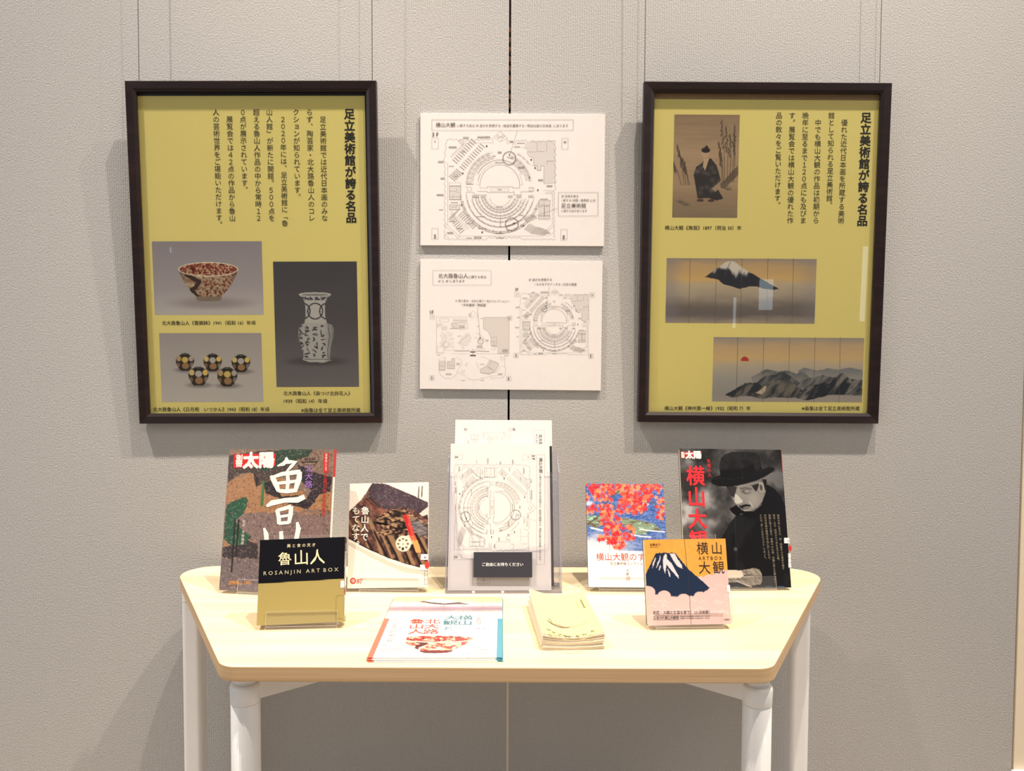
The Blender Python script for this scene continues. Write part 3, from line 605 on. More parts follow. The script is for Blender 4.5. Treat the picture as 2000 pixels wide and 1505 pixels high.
    shelves(k, 420, 1085, .62, -.75, -17, 14, 5, 55, s); shelves(k, 450, 1110, .72, -.66, 18, 16, 9, 78, s); shelves(k, 365, 1150, .74, -.62, 14, 20, 8, 62, s); shelves(k, 1130, 1250, .66, -.72, 16, 8, 5, 80, s); shelves(k, 1200, 1290, .7, -.7, 17, 2, 9, 92, s, -4)
    shelves(k, 1125, 1130, .6, .7, 18, -8, 6, 62, s)
    k.rect(358, 806, 474, 945, w_*1.3, DG); L([(358, 858), (432, 858), (432, 835)]); L([(432, 870), (474, 870)]); L([(358, 915), (474, 915)]); L([(395, 900), (395, 945)]); k.rect(355, 770, 474, 802, w_, GY); k.rect(358, 998, 465, 1048, w_, DG); L([(380, 1022), (430, 1022), (430, 1000)])
    k.rect(1275, 952, 1392, 1005, w_, DG); L([(1330, 952), (1330, 1140)]); L([(1270, 1112), (1330, 1112)]); k.rect(1335, 1015, 1388, 1110, w_, DG); k.rect(1270, 1112, 1392, 1150, w_, GY); L([(1310, 990), (1310, 1020), (1275, 1020)])
    L([(1258, 350), (1258, 450), (1335, 450)]); L([(1358, 365), (1358, 450)]); L([(1155, 455), (1245, 455)]); L([(1222, 520), (1222, 598), (1258, 598), (1258, 645), (1300, 645), (1300, 590)]); L([(1328, 590), (1328, 780)]); L([(1360, 590), (1360, 550), (1430, 550)]); L([(1325, 848), (1430, 852)]); k.rect(1348, 868, 1405, 882, w_, GY)
    for cx, cy in [(740, 395), (494, 675), (484, 1000), (694, 1280), (1118, 1213), (1266, 847), (1178, 718), (1198, 535), (1238, 620)]: k.disc(cx, cy, 9, (90, 86, 84), n=8)
    for cx, cy, ww, nn in [(527, 305, 56, 2), (710, 298, 130, 2), (392, 402, 80, 2), (500, 453, 60, 1), (270, 552, 56, 2), (378, 602, 50, 1), (422, 705, 36, 1), (285, 722, 36, 2), (262, 892, 70, 2), (272, 1050, 44, 1), (570, 786, 70, 1), (872, 565, 84, 1), (1100, 610, 70, 2), (872, 1020, 70, 1), (680, 1120, 80, 1), (1090, 1105, 60, 1), (390, 1168, 72, 1), (560, 1190, 66, 1), (460, 1242, 58, 1), (365, 1282, 60, 2), (880, 1338, 76, 1), (650, 1328, 80, 2), (1296, 1243, 50, 1), (1370, 1288, 46, 1), (1092, 366, 80, 1), (995, 345, 40, 2), (1388, 800, 60, 2), (408, 975, 72, 1), (690, 1240, 80, 1), (870, 1290, 80, 1), (1330, 940, 80, 1), (1295, 740, 50, 2), (875, 455, 40, 2), (560, 1340, 60, 1), (1050, 405, 60, 1), (875, 842, 40, 1)]: lab(k, cx, cy, ww, nn, s)
    k.lay = 0
def compass(k, items, w_, h_, size, wd=.0004, col=(120, 116, 114)):
    for ch, x, y in items:
        k.rect(x-w_/2, y-h_/2, x+w_/2, y+h_/2, wd, col)
TX = (70, 66, 64)
def map_a(k, s=1.0, over=True):
    """the big third-floor map sheet in its own reading coords"""
    plan3(k, s); k.lay = 2
    k.rect(177, 124, 1630, 233, .0005*s, (110, 106, 104)); k.h_text('横山大観', (217, 178), (418, 178), TX, .002); k.h_text('に関する本は 3F 自分を表現する / 絵画を鑑賞する / 明治以後の日本画  にあります', (436, 185), (1577, 187), TX, 0)
    k.h_text('3 F', (180, 276), (244, 276), TX, .012)
    for ch, x0, y0, x1, y1, cx, cy in [('W', 176, 312, 244, 424, 210, 348), ('N', 1512, 315, 1577, 427, 1545, 354), ('S', 176, 1240, 241, 1350, 209, 1322), ('E', 1502, 1250, 1566, 1360, 1534, 1331)]:
        k.rect(x0, y0, x1, y1, .0004*s, (120, 116, 114)); k.h_text(ch, (cx-11, cy), (cx+11, cy), TX, .01)
    k.line([(1058, 233), (975, 490)], .0004*s, DG); k.disc(975, 486, 7, (50, 48, 48), n=8); k.arc(973, 519, 66, 0, 360, .0012*s, (86, 82, 84), 40)
    k.arc(998, 1199, 66, 0, 360, .0012*s, (86, 82, 84), 40); k.line([(1470, 1034), (1010, 1190)], .0004*s, DG); k.disc(1020, 1187, 7, (50, 48, 48), n=8)
    k.line([(950, 505), (1000, 522)], .0009*s, DG); k.line([(950, 1215), (1045, 1185)], .0009*s, DG)
    k.rect(1477, 870, 1884, 1112, .0005*s, (110, 106, 104))
    for t_, y, x1 in [('3F 日本を知る', 910, 1683), ('/ 旅する-中国 / 島根県 には', 953, 1858), ('に関する本があります', 1061, 1772)]: k.h_text(t_, (1508, y), (x1, y), TX, 0)
    k.h_text('足立美術館', (1506, 1008), (1760, 1008), TX, .002)
def map_b(k, s=1.0):
    """the first-floor and third-floor sheet"""
    old = k.tf; f = old or (lambda x, y: (x, y)); k.tf = lambda x, y: f(1075+(x-300)*.6217+2, 385+(y-330)*.6117)
    plan3(k, s*.62); k.arc(710, 590, 44, 0, 360, .0007*s, DG, 30); k.line([(690, 600), (745, 570)], .0008*s, DG); k.tf = old; w_ = LW*.8*s; L = lambda pts, ww=w_, c=GY: k.line(pts, ww, c)
    k.lay = 0; fc = (206, 198, 193)
    k.fill([(708, 628), (970, 628), (970, 1000), (850, 1000), (850, 932), (785, 920), (785, 835), (770, 810), (750, 770), (706, 745)], fc); k.fill([(375, 686), (440, 686), (440, 750), (400, 738), (372, 705)], fc); k.fill([(334, 1080), (380, 1080), (380, 1050), (410, 1050), (410, 1155), (334, 1155)], fc)
    k.fill([(250, 1085), (315, 1085), (315, 1170), (250, 1170)], fc); k.fill([(768, 1068), (868, 1105), (820, 1190), (760, 1210), (680, 1195), (668, 1165), (735, 1130)], fc); k.fill([(553, 602), (575, 580), (590, 600), (575, 625)], fc); k.lay = 1
    L([(225, 622), (550, 625)]); L([(225, 622), (222, 998), (300, 998)]); L([(380, 998), (565, 1000)]); L([(625, 1000), (970, 1003), (972, 628), (706, 628), (706, 745)]); L([(600, 560), (650, 610), (630, 640)]); L([(553, 602), (600, 560)]); L([(553, 602), (585, 640), (610, 610)])
    for x in range(395, 545, 14): L([(x, 640), (x, 680)])
    k.rect(255, 640, 350, 675, w_, GY); L([(395, 660), (545, 660)]); L([(372, 705), (400, 740), (545, 745), (545, 686), (375, 686)])
    for i in range(6): L([(232+i*9, 690), (232+i*9, 735-i*5)]); L([(280+i*10, 715), (280+i*10, 760)])
    k.arc(240, 850, 80, -60, 70, w_*1.3, GY); k.arc(240, 850, 45, -60, 70, w_*1.3, GY); k.arc(240, 850, 62, -60, 70, w_, GY)
    for cx, cy, r in [(340, 795, 16), (375, 800, 14), (350, 840, 18), (388, 845, 14), (322, 905, 24), (322, 905, 34), (485, 715, 40)]: k.arc(cx, cy, r, 0, 360, w_, (160, 155, 150), 12)
    for r in (60, 80, 100, 118, 140): k.arc(600, 920, r, 185, 250, w_*1.3, GY)
    for r in (95, 140): k.arc(590, 920, r, 285, 340, w_*1.3, GY)
    L([(440, 895), (555, 800)], w_); L([(470, 880), (480, 915), (545, 915)]); L([(565, 800), (580, 850)]); k.rect(310, 930, 400, 965, w_, GY); k.rect(362, 885, 395, 912, w_, GY); k.rect(232, 930, 300, 990, w_, GY); L([(412, 968), (565, 968)], .0014*s, (196, 190, 186)); L([(625, 968), (765, 975)], .0014*s, (196, 190, 186)); L([(628, 932), (720, 950), (628, 945)])
    k.fill([(572, 978), (622, 978), (622, 986), (572, 986)], (70, 66, 66)); k.fill([(568, 1014), (628, 1014), (628, 1024), (568, 1024)], (70, 66, 66)); L([(597, 986), (597, 1014)], w_*2, DG)
    k.rect(783, 832, 843, 918, w_, GY); L([(783, 876), (843, 876)]); L([(815, 876), (815, 918)]); k.rect(790, 940, 825, 965, w_, GY)
    L([(250, 1052), (250, 1160)]); k.arc(345, 1160, 96, 0, 180, w_*1.2, GY); L([(441, 1185), (530, 1235)]); k.arc(612, 1070, 200, 62, 115, w_*1.2, GY); L([(700, 1255), (780, 1228), (860, 1228)]); L([(925, 1010), (925, 1130), (932, 1130), (932, 1190)]); k.arc(880, 1195, 54, 0, 90, w_*1.2, GY); L([(880, 1250), (782, 1252), (782, 1230)])
    k.arc(425, 1100, 58, -90, 70, w_, GY); L([(334, 1080), (380, 1080), (380, 1050), (410, 1050), (410, 1155), (334, 1155), (334, 1080)]); L([(334, 1120), (410, 1120)]); L([(250, 1170), (315, 1170), (315, 1040), (275, 1040)]); k.rect(250, 1070, 315, 1085, w_, GY); L([(250, 1125), (315, 1125)]); L([(885, 1010), (885, 1065), (925, 1065)]); L([(885, 1040), (925, 1040)])
    L([(768, 1068), (868, 1105), (820, 1190), (760, 1210), (680, 1195), (668, 1165), (735, 1130), (768, 1068)]); L([(735, 1130), (790, 1165)]); L([(790, 1085), (760, 1140), (820, 1180)]); L([(680, 1028), (850, 1088)]); L([(630, 1080), (655, 1145)]); L([(525, 1100), (545, 1095), (535, 1125), (518, 1118), (525, 1100)]); L([(480, 1175), (515, 1172), (505, 1198), (482, 1192), (480, 1175)]); L([(930, 1130), (880, 1130), (830, 1200)])
    for cx, cy, ww, nn in [(350, 1205, 60, 2), (695, 1110, 50, 1), (880, 1205, 50, 2), (485, 710, 60, 3), (250, 1015, 30, 1), (950, 1020, 40, 1), (500, 1275, 40, 1), (695, 1275, 40, 1), (598, 960, 24, 1), (670, 920, 60, 2), (745, 860, 30, 2), (500, 940, 30, 1), (380, 742, 40, 1), (445, 1100, 36, 2), (930, 960, 60, 3), (690, 640, 20, 1), (650, 720, 20, 1), (460, 820, 40, 1)]: lab(k, cx, cy, ww, nn, s*.7)
    k.lay = 2
    k.rect(187, 146, 786, 296, .0004*s, (120, 116, 114)); k.h_text('北大路魯山人', (243, 202), (548, 203), TX, .002); k.h_text('に関する本は', (552, 213), (736, 213), TX, 0); k.h_text('1F と 3F にあります', (243, 256), (514, 256), TX, 0)
    k.h_text('1F 里の恵み・文化の香り～石川コレクション～', (420, 458), (980, 463), TX, 0); k.h_text('/ 中央書架 / 陶磁器', (480, 501), (732, 502), TX, 0); k.h_text('3F 自分を表現する', (1173, 242), (1411, 242), TX, 0); k.h_text('/ ものをデザインする / 日本の陶器', (1233, 288), (1664, 290), TX, 0)
    k.h_text('1F', (160, 573), (195, 573), TX, .012); k.h_text('3F', (1032, 340), (1066, 340), TX, .012)
    for ch, x, y in [('W', 181, 624), ('N', 976, 635), ('S', 176, 1248), ('E', 968, 1257), ('W', 1050, 393), ('N', 1824, 399), ('S', 1042, 1018), ('E', 1812, 1024)]:
        k.rect(x-22, y-22, x+22, y+22, .0004*s, (120, 116, 114)); k.h_text(ch, (x-8, y), (x+8, y), TX, .01)
    k.line([(1385, 315), (1350, 512)], .0004*s, DG); k.line([(645, 525), (672, 838)], .0004*s, DG); k.arc(677, 875, 27, 0, 360, .0007*s, DG, 24); k.disc(672, 838, 7, (50, 48, 48), n=8); k.disc(1349, 512, 6, (50, 48, 48), n=8)
def board(label, ps, w, h, fn, z):
    P = pose(*ps); t = thing('map_board', label, 'sign board', P); box('foam_board', (-w/2, 0, 0), (w/2, .0052, h), M['foam'], t, .0003, 1)
    pg = Page(P, 0); pg.z = z; k = Ink(pg, .0002); fn(k); k.build('printed_map', M['print'], t)
board('white board with a large third-floor library plan, upper of the two wall boards', (-.001, -.0062, 1.4389, 0, 0, .05), .411, .2914, map_a, Z(810, 210, 5.263))
board('white board with two smaller floor plans side by side, lower of the two wall boards', (-.0039, -.0062, 1.116, 0, 0, .32), .4087, .2899, map_b, Z(810, 500, 5.263))

# ------------------------------------------------------------------ books on clear stands
def stand(label, x, y, yaw, th_deg, t, zb, sw, bh, group='clear book stands on the table'):
    """bent clear sheet: lip, ledge, back rest; skirt in front and brace behind"""
    T = thing('book_stand', label, 'book stand', Matrix.Translation((x, y, 0)) @ Matrix.Rotation(R(yaw), 4, 'Z'), group)
    th = .0025; c, s = math.cos(R(th_deg)), math.sin(R(th_deg)); U = Vector((s, c)); N = Vector((c, -s)); O = Vector((0, zb))
    lo = th/2+.0004; A = O+U*.021-N*(.0012+th/2); B = O-U*lo-N*(.0012+th/2); Cc = O-U*lo+N*(t+.0012+th/2); D = O+U*bh+N*(t+.0012+th/2)
    bent_sheet('back_plate', [A, B, Cc, D], th, sw, M['acrylic'], M['acryledge'], T, .003)
    k = (B.y-TZ-.0006)/c; f = B-U*k; e = B+Vector((0, -th*.9)); bent_sheet('front_skirt', [e-U*.0003, Vector((f.x-.004, TZ+.0016))], .0018, sw, M['acrylic'], M['acryledge'], T)
    q = Cc+U*bh*.62+N*(th*1.0+.0006); bent_sheet('rear_brace', [q, Vector((q.x+.045, TZ+.0018))], th, sw*.8, M['acrylic'], M['acryledge'], T)
    return T
def book(name, label, cat, ps, w, h, t, spine, group, glossy='satin', cover_t=.0006, step=.00105):
    P = pose(*ps); T = thing(name, label, cat, P, group)
    box('page_block', (-w/2+.001, cover_t, .001), (w/2-.0015, t-cover_t, h-.001), M['pages'], T)
    box('back_cover', (-w/2, t-cover_t, 0), (w/2, t, h), M['covback'], T); box('spine', (w/2-.0012, 0, 0), (w/2, t-cover_t, h), spine, T)
    fc = box('front_cover', (-w/2, 0, 0), (w/2-.0013, cover_t, h), spine, T); pg = Page(P, 0)
    pic = Pic(pg, -w/2, h, w/2, 0, step); return T, fc, pg, pic
def reread(pic): pic.X, pic.Y = pic.p.read(pic.A, pic.B)
def barrow(k, x0, y0, x1, y1, w_, col, gap=.35, unit=7):      # writing too small to read
    n = max(1, int(math.hypot(x1-x0, y1-y0)/unit)); rs = random.Random(int(x0*7+y0))
    for i in range(n):
        a = i/n; b = (i+1-gap)/n; k.line([(x0+(x1-x0)*a, y0+(y1-y0)*a), (x0+(x1-x0)*b, y0+(y1-y0)*b)], w_*rs.uniform(.55, 1.1), col)
TBK = 'books on the table'
# --- magazine with white brush lettering
psL = (-.4687, -.2477, .7288, -7.96, 11.76, -1.07)
T, fc, pg, p = book('magazine', 'brown magazine with white brush lettering and red masthead, tallest book at left', 'magazine', psL, .2234, .2794, .0115, M['whitespine'], TBK)
pg.z = Z(420, 860, 3.959); reread(p); X, Y = p.X, p.Y
n1 = fbm(X, Y, 60, 1); n2 = fbm(X, Y, 14, 5, 3); base = np.stack([112+30*n1, 92+24*n1, 80+20*n1], -1)/255; p.C = base
p.put(sm(540, 556, Y+(n1-.5)*40)*sm(925, 910, Y)*.75, (120, 98, 96)); p.put(sm(905, 925, Y)*.8, (98, 86, 92))
p.put(p.pm([(90, 330), (200, 270), (310, 250), (540, 300), (700, 420), (900, 380), (910, 540), (600, 545), (300, 560), (120, 540), (70, 420)], 20, 3, 60), (158, 114, 78))
p.put(p.pm([(640, 560), (900, 540), (900, 560), (640, 575)])*.6, (150, 108, 76)); p.put(p.pm([(60, 700), (200, 720), (330, 800), (200, 900), (60, 850)], 14, 5), (150, 110, 76))
dkl = (44, 36, 36)
p.put(p.pm([(100, 120), (330, 80), (620, 75), (640, 170), (560, 260), (420, 300), (320, 360), (300, 250), (190, 250), (100, 330)], 12, 2, 50)*.85, (58, 48, 44))
p.put(p.pm([(380, 330), (440, 300), (520, 430), (640, 420), (760, 480), (720, 530), (600, 500), (480, 440), (390, 410)], 10, 8), dkl); p.put(p.pm([(640, 180), (760, 240), (900, 280), (890, 390), (800, 420), (740, 520), (700, 470), (740, 380), (650, 300)], 12, 9), (50, 42, 48))
p.put(p.pm([(300, 250), (345, 300), (320, 365), (303, 300)]), dkl); p.put(p.pm([(55, 830), (240, 760), (330, 800), (330, 915), (60, 905)], 14, 14), (52, 42, 42))
gr = (36, 76, 52); p.put(p.pm([(75, 600), (90, 500), (170, 450), (240, 436), (258, 470), (220, 560), (150, 620), (220, 700), (280, 740), (230, 800), (120, 810), (70, 760)], 10, 21), gr); p.put(p.pm([(370, 110), (520, 70), (760, 66), (720, 130), (560, 160), (400, 240), (350, 230)], 10, 22)*.85, (40, 64, 48))
p.put(sm(.62, .7, fbm(X, Y, 9, 40, 3))*.35, (190, 170, 150)); p.put(sm(.66, .74, fbm(X, Y, 12, 44, 3))*.5, (50, 40, 38)); p.build('cover_picture', M['glossy'], fc)
k = Ink(pg, .0004); rd = (204, 34, 38)
k.fill([(147, 104), (470, 100), (467, 196), (143, 212)], rd); k.lay = 1; wt = (244, 240, 226)
k.h_text('別', (163, 138), (211, 137), wt, .04); k.h_text('冊', (163, 178), (211, 177), wt, .04); k.h_text('太陽', (222, 156), (455, 150), wt, .05); cut(k, 'masthead', 'print', fc)
def br(*a): pts, ws = a[:-1], a[-1]; k.brush(list(pts), [q/3.959*.00126 for q in ws], wt)
br((548, 132), (560, 150), (530, 180), (482, 196), (18, 30, 26, 8)); br((530, 172), (580, 165), (622, 166), (590, 200), (548, 244), (16, 24, 34, 22, 8))
br((432, 272), (452, 300), (478, 350), (492, 392), (16, 34, 34, 22)); br((440, 285), (520, 258), (600, 248), (662, 240), (18, 26, 28, 26)); br((655, 240), (652, 290), (632, 350), (620, 398), (30, 36, 32, 20)); br((492, 388), (560, 392), (628, 384), (22, 26, 24))
br((562, 262), (566, 320), (556, 392), (22, 26, 22)); br((486, 330), (560, 322), (640, 312), (18, 22, 18)); br((398, 508), (440, 482), (540, 462), (640, 458), (694, 434), (14, 34, 28, 36, 30))
br((480, 534), (494, 590), (496, 646), (26, 28, 24)); br((480, 540), (540, 524), (590, 508), (20, 24, 24)); br((590, 508), (586, 570), (572, 636), (28, 30, 24)); br((494, 590), (580, 576), (16, 18)); br((494, 640), (575, 632), (20, 20))
br((380, 676), (396, 720), (402, 790), (406, 850), (14, 30, 30, 30)); br((636, 630), (646, 680), (630, 760), (622, 860), (16, 32, 30, 30)); br((512, 700), (516, 780), (518, 850), (24, 30, 30)); br((400, 850), (520, 846), (628, 842), (28, 30, 30))
cut(k, 'brush_title', 'print', fc); k.v_text('北大路', (728, 186), (725, 368), (150, 108, 186), .01, 1.05); cut(k, 'name_lettering', 'print', fc)
k.fill([(846, 95), (879, 95), (875, 250), (842, 250)], rd); k.lay = 2; k.v_text('日本のこころ', (862, 100), (858, 232), wt, .01, .9); k.lay = 1; k.v_text('生誕百年記念特集号', (856, 258), (838, 592), (190, 44, 42), .01, .9); cut(k, 'red_column_text', 'print', fc)
k.h_text('SPRING 1983', (110, 1098), (282, 1096), (220, 150, 60), .01, ht=.0105); cut(k, 'season_text', 'print', fc)
k.arc(733, 140, 72, 0, 360, .0006, (20, 20, 22), 30, 50); k.h_text('60.3.04', (694, 142), (775, 140), (20, 20, 22), .01); barrow(k, 676, 166, 790, 162, .0016, (20, 20, 22)); cut(k, 'library_stamp', 'print', fc)
barrow(k, 376, 315, 362, 495, .005, (60, 110, 66), .2, 16); cut(k, 'green_column_text', 'print', fc); k.v_text('監修　平野雅章', (226, 612), (212, 806), (214, 204, 196), 0, 1); barrow(k, 184, 615, 162, 890, .0034, (38, 32, 34), .45, 14); barrow(k, 156, 615, 128, 1015, .0034, (38, 32, 34), .45, 14)
k.build('cover_lettering', M['print'], fc)
k = Ink(pg, .0005)
sp = box('spine_band', (.1117, -.0002, .225), (.1122, .0112, .2794), M['redspine'], T)
stand('clear stand under the brown magazine with brush lettering', psL[0], psL[1], psL[3], psL[4], .0115, psL[2], .145, .13)
# --- black and white magazine
psR = (.4591, -.2044, .7274, 3.2, 15.2, .93)
T, fc, pg, p = book('magazine', 'magazine with black and white photo of a person in a hat, tallest at right', 'magazine', psR, .2177, .281, .0105, M['darkspine'], TBK)
pg.z = Z(1310, 860, 4.704); reread(p); X, Y = p.X, p.Y
n = fbm(X, Y, 170, 3, 4); g = np.interp(n, [.25, .5, .72], [38, 84, 150]); g = g*np.interp(X, [60, 330, 700, 1100], [1.25, 1.0, .75, .55])*np.interp(Y, [80, 300, 900], [.8, 1.05, .9]); p.C = np.stack([g, g*.985, g*.99], -1)/255
bk = (17, 17, 20)
p.put(p.em(650, 350, 160, 60, .9)*.0, bk)
coat = p.pm([(400, 1060), (440, 960), (480, 870), (540, 760), (600, 690), (560, 650), (540, 625), (600, 590), (660, 640), (760, 650), (830, 600), (860, 480), (880, 400), (950, 440), (1020, 520), (1060, 620), (1085, 800), (1110, 1380), (400, 1380)], 3, 4); p.put(coat, bk)
p.put(coat*sm(.5, .75, fbm(X, Y, 90, 8, 3, 260))*.35, (44, 44, 48)); p.put(coat*p.lm([(600, 1380), (600, 1000), (590, 700)], 5, 2)*.5, (52, 52, 54))
head = p.pm([(512, 440), (560, 520), (580, 560), (590, 582), (612, 584), (622, 600), (640, 612), (650, 636), (680, 650), (740, 645), (800, 610), (840, 560), (870, 480), (880, 400), (820, 370), (520, 420)], 2, 3, 16); p.put(head, (120, 116, 112))
p.put(head*sm(640, 560, X)*.0, bk); p.put(head*p.em(640, 480, 60, 60, .9)*.45, (150, 148, 142)); p.put(head*p.pm([(512, 430), (560, 415), (610, 425), (600, 470), (580, 520), (555, 510), (530, 470)], 4)*.85, (34, 32, 34))
p.put(p.pm([(588, 490), (615, 500), (640, 530), (664, 556), (650, 572), (605, 585), (586, 560)], 2), (176, 177, 164)); p.put(head*p.em(690, 470, 44, 22, .5, 10)*.7, (70, 66, 66)); p.put(head*p.em(700, 466, 22, 9, .4), (140, 136, 130)); p.put(head*p.lm([(640, 440), (690, 434), (740, 446)], 13, 5)*.7, (60, 56, 56))
p.put(head*p.em(760, 540, 60, 70, .8)*.45, (164, 160, 152)); p.put(head*p.pm([(625, 600), (690, 584), (730, 590), (740, 606), (700, 604), (660, 622), (640, 616)], 4), (30, 28, 30)); p.put(head*p.lm([(655, 630), (690, 626), (715, 612)], 6, 3), (46, 40, 40)); p.put(head*p.em(690, 642, 34, 8, .5)*.6, (160, 154, 146))
p.put(head*p.lm([(720, 560), (745, 590), (750, 610)], 8, 4)*.6, (190, 186, 176)); p.put(p.em(832, 430, 27, 46, .12, -10), (150, 146, 138)); p.put(p.em(830, 432, 14, 30, .4, -10), (70, 66, 64)); p.put(p.pm([(740, 410), (810, 395), (800, 450), (780, 470), (760, 440)], 6)*.9, (28, 26, 28)); p.put(p.pm([(840, 350), (880, 360), (880, 480), (860, 430)], 4), (24, 23, 25))
p.put(p.pm([(540, 628), (600, 592), (640, 636), (680, 655), (760, 650), (830, 596), (850, 640), (760, 720), (640, 690), (600, 690), (560, 660)], 2), (14, 14, 17)); p.put(p.em(648, 676, 16, 8, .4)*.6, (90, 88, 86))
brim = p.pm([(368, 375), (385, 345), (440, 322), (560, 330), (700, 300), (830, 265), (900, 240), (945, 248), (958, 265), (930, 292), (870, 330), (800, 362), (700, 395), (600, 418), (520, 425), (440, 418), (385, 400)], 2, 5, 50); p.put(brim, (20, 20, 23)); p.put(brim*p.lm([(390, 352), (560, 336), (720, 305), (900, 248)], 5, 3)*.4, (66, 64, 64))
cr = p.pm([(452, 325), (448, 220), (462, 160), (500, 125), (560, 106), (640, 100), (720, 102), (785, 115), (815, 150), (838, 250), (845, 275), (700, 330), (560, 355), (470, 350)], 2, 6, 60); p.put(cr, (25, 25, 28)); p.put(cr*sm(.45, .7, fbm(X, Y, 70, 12, 3))*.4, (50, 50, 52)); p.put(cr*p.pm([(452, 270), (640, 262), (820, 190), (842, 262), (700, 328), (560, 352), (455, 335)])*.7, (14, 14, 17)); p.put(p.em(795, 235, 30, 42, .15, 10)*.7, (38, 38, 40)); p.put(p.lm([(652, 262), (660, 355)], 4, 2)*.4, (60, 60, 60))
p.put(p.em(595, 998, 19, 19, .2), (56, 56, 58)); p.put(p.em(598, 994, 8, 8, .4), (96, 94, 94))
hd = p.pm([(500, 1190), (660, 1190), (760, 1170), (810, 1180), (836, 1220), (842, 1290), (820, 1320), (760, 1330), (720, 1340), (650, 1300), (520, 1300)], 4, 5); p.put(hd, (142, 134, 124)); p.put(hd*sm(.45, .65, fbm(X+Y, Y-X, 44, 22, 3, 16))*.55, (84, 76, 70)); p.put(p.pm([(500, 1185), (650, 1196), (672, 1240), (640, 1262), (500, 1270)], 3), (196, 186, 170)); p.put(p.lm([(672, 1240), (735, 1234)], 8, 3), (50, 44, 42)); p.put(p.lm([(610, 1290), (700, 1330), (740, 1340)], 10, 5), (190, 182, 172))
p.put(coat*sm(1330, 1345, Y)*sm(.45, .6, fbm(X, Y, 60, 31, 3, 14))*.8, (74, 104, 140)); p.build('cover_picture', M['glossy'], fc)
k = Ink(pg, .0004); k.fill([(92, 102), (283, 102), (284, 160), (94, 160)], (176, 34, 40)); k.lay = 1; k.h_text('別', (95, 120), (124, 120), wt, .03); k.h_text('冊', (97, 146), (126, 146), wt, .03); k.h_text('太陽', (136, 132), (278, 132), wt, .045); cut(k, 'masthead', 'print', fc)
rr = (220, 36, 48); k.v_text('横山大観', (222, 225), (260, 1018), rr, .02, .92); k.v_text('気魄の人', (345, 168), (358, 335), rr, 0, .9); cut(k, 'title_lettering', 'print', fc)
for i, (t_, x, x2, y1) in enumerate([('維新の年に生まれ、師・岡倉天心の遺志を継ぎ', 985, 1035, 1185), ('明治・大正・昭和の九十年を生きた大観。', 946, 990, 1115), ('雲間に聳える富士、色鮮やかな桜、日輪に栄える鶴の群れ', 906, 962, 1310), ('近代日本画の最高が作品に託したもの、', 865, 908, 1110), ('それは〈美しい日本のすがた〉であった。', 824, 868, 1100)]):
    k.v_text(t_, (x, 676), (x2, y1), (140, 128, 106), 0, 1.0)
k.build('cover_lettering', M['print'], fc)
box('spine_band', (.1084, -.0002, .236), (.10905, .0103, .281), M['redspine'], T)
k = Ink(pg, .0006); k.fill([(1040, 893), (1088, 893), (1090, 943), (1042, 943)], (236, 232, 228)); k.lay = 1; k.h_text('館', (1071, 922), (1084, 922), (60, 60, 60), 0); cut(k, 'library_label', 'satin', T); k.lay = 0; k.disc(1096, 990, 15, (196, 60, 52), 28); cut(k, 'round_sticker', 'satin', T); k.fill([(1076, 1035), (1103, 1035), (1108, 1168), (1082, 1168)], (236, 232, 228)); k.lay = 1; k.rect(1079, 1040, 1104, 1163, .0004, (40, 50, 70)); k.line([(1078, 1080), (1106, 1080)], .0004, (40, 50, 70)); k.line([(1080, 1122), (1106, 1122)], .0004, (40, 50, 70))
k.build('call_number_label', M['satin'], T); stand('clear stand under the black and white magazine', psR[0], psR[1], psR[3], psR[4], .0105, psR[2], .155, .13)
# --- white cookery book
psW = (-.247, -.2231, .7296, -1.6, 13.93, -1.54)
T, fc, pg, p = book('paperback', 'white paperback showing dark striped plate with grilled fish and lotus root', 'book', psW, .1614, .2082, .012, M['whitespine'], TBK)
pg.z = Z(670, 920, 5.79); reread(p); X, Y = p.X, p.Y; p.C[:] = np.array([238, 230, 216])/255; n = fbm(X, Y, 40, 3, 4); n2 = fbm(X, Y, 12, 9, 3)
p.put(p.pm([(40, 800), (300, 900), (500, 1010), (800, 1110), (970, 1150), (970, 1190), (760, 1160), (500, 1080), (200, 930), (40, 850)], 6)*.0+sm(0, 1, p.pm([(40, 780), (240, 880), (480, 1000), (700, 1080), (970, 1130), (970, 1180), (700, 1140), (480, 1060), (240, 930), (40, 830)], 10, 3, 40))*.5, (178, 168, 152))
pl = p.pm([(330, 135), (470, 138), (600, 190), (760, 260), (960, 350), (968, 1110), (900, 1096), (720, 1050), (480, 970), (240, 860), (60, 760), (52, 740), (58, 460), (200, 330), (270, 230)], 5, 5, 40); cc = np.stack([np.interp(n, [.3, .5, .7], q) for q in ([56, 84, 130], [40, 58, 92], [42, 56, 80])], -1)/255; p.put(pl, cc)
p.put(pl*p.pm([(330, 135), (470, 138), (960, 350), (960, 420), (860, 470), (700, 400), (520, 440), (400, 380), (300, 290)], 12, 7)*.75, (70, 60, 70)); p.put(pl*sm(.6, .7, n2)*sm(480, 380, Y)*.5, (140, 140, 150)); p.put(pl*sm(420, 60, X)*sm(240, 700, Y)*.4, (96, 52, 34))
for i, x0 in enumerate([70, 170, 300, 430, 520, 640, 760, 860]):
    top = 560 if x0 < 350 else 700; w_ = [26, 30, 44, 24, 60, 44, 40, 36][i]; p.put(pl*sm(top-60, top, Y)*p.lm([(x0-40, top-60), (x0+20, top+40), (x0+90, top+200), (x0+170, 1090)], w_, 3)*.85, (152, 122, 88))
for i, x0 in enumerate([110, 230, 360, 470, 590, 700, 820]): p.put(pl*sm(640, 700, Y)*p.lm([(x0-20, 650), (x0+30, 760), (x0+120, 930), (x0+190, 1100)], 26, 3)*.9, (34, 26, 26))
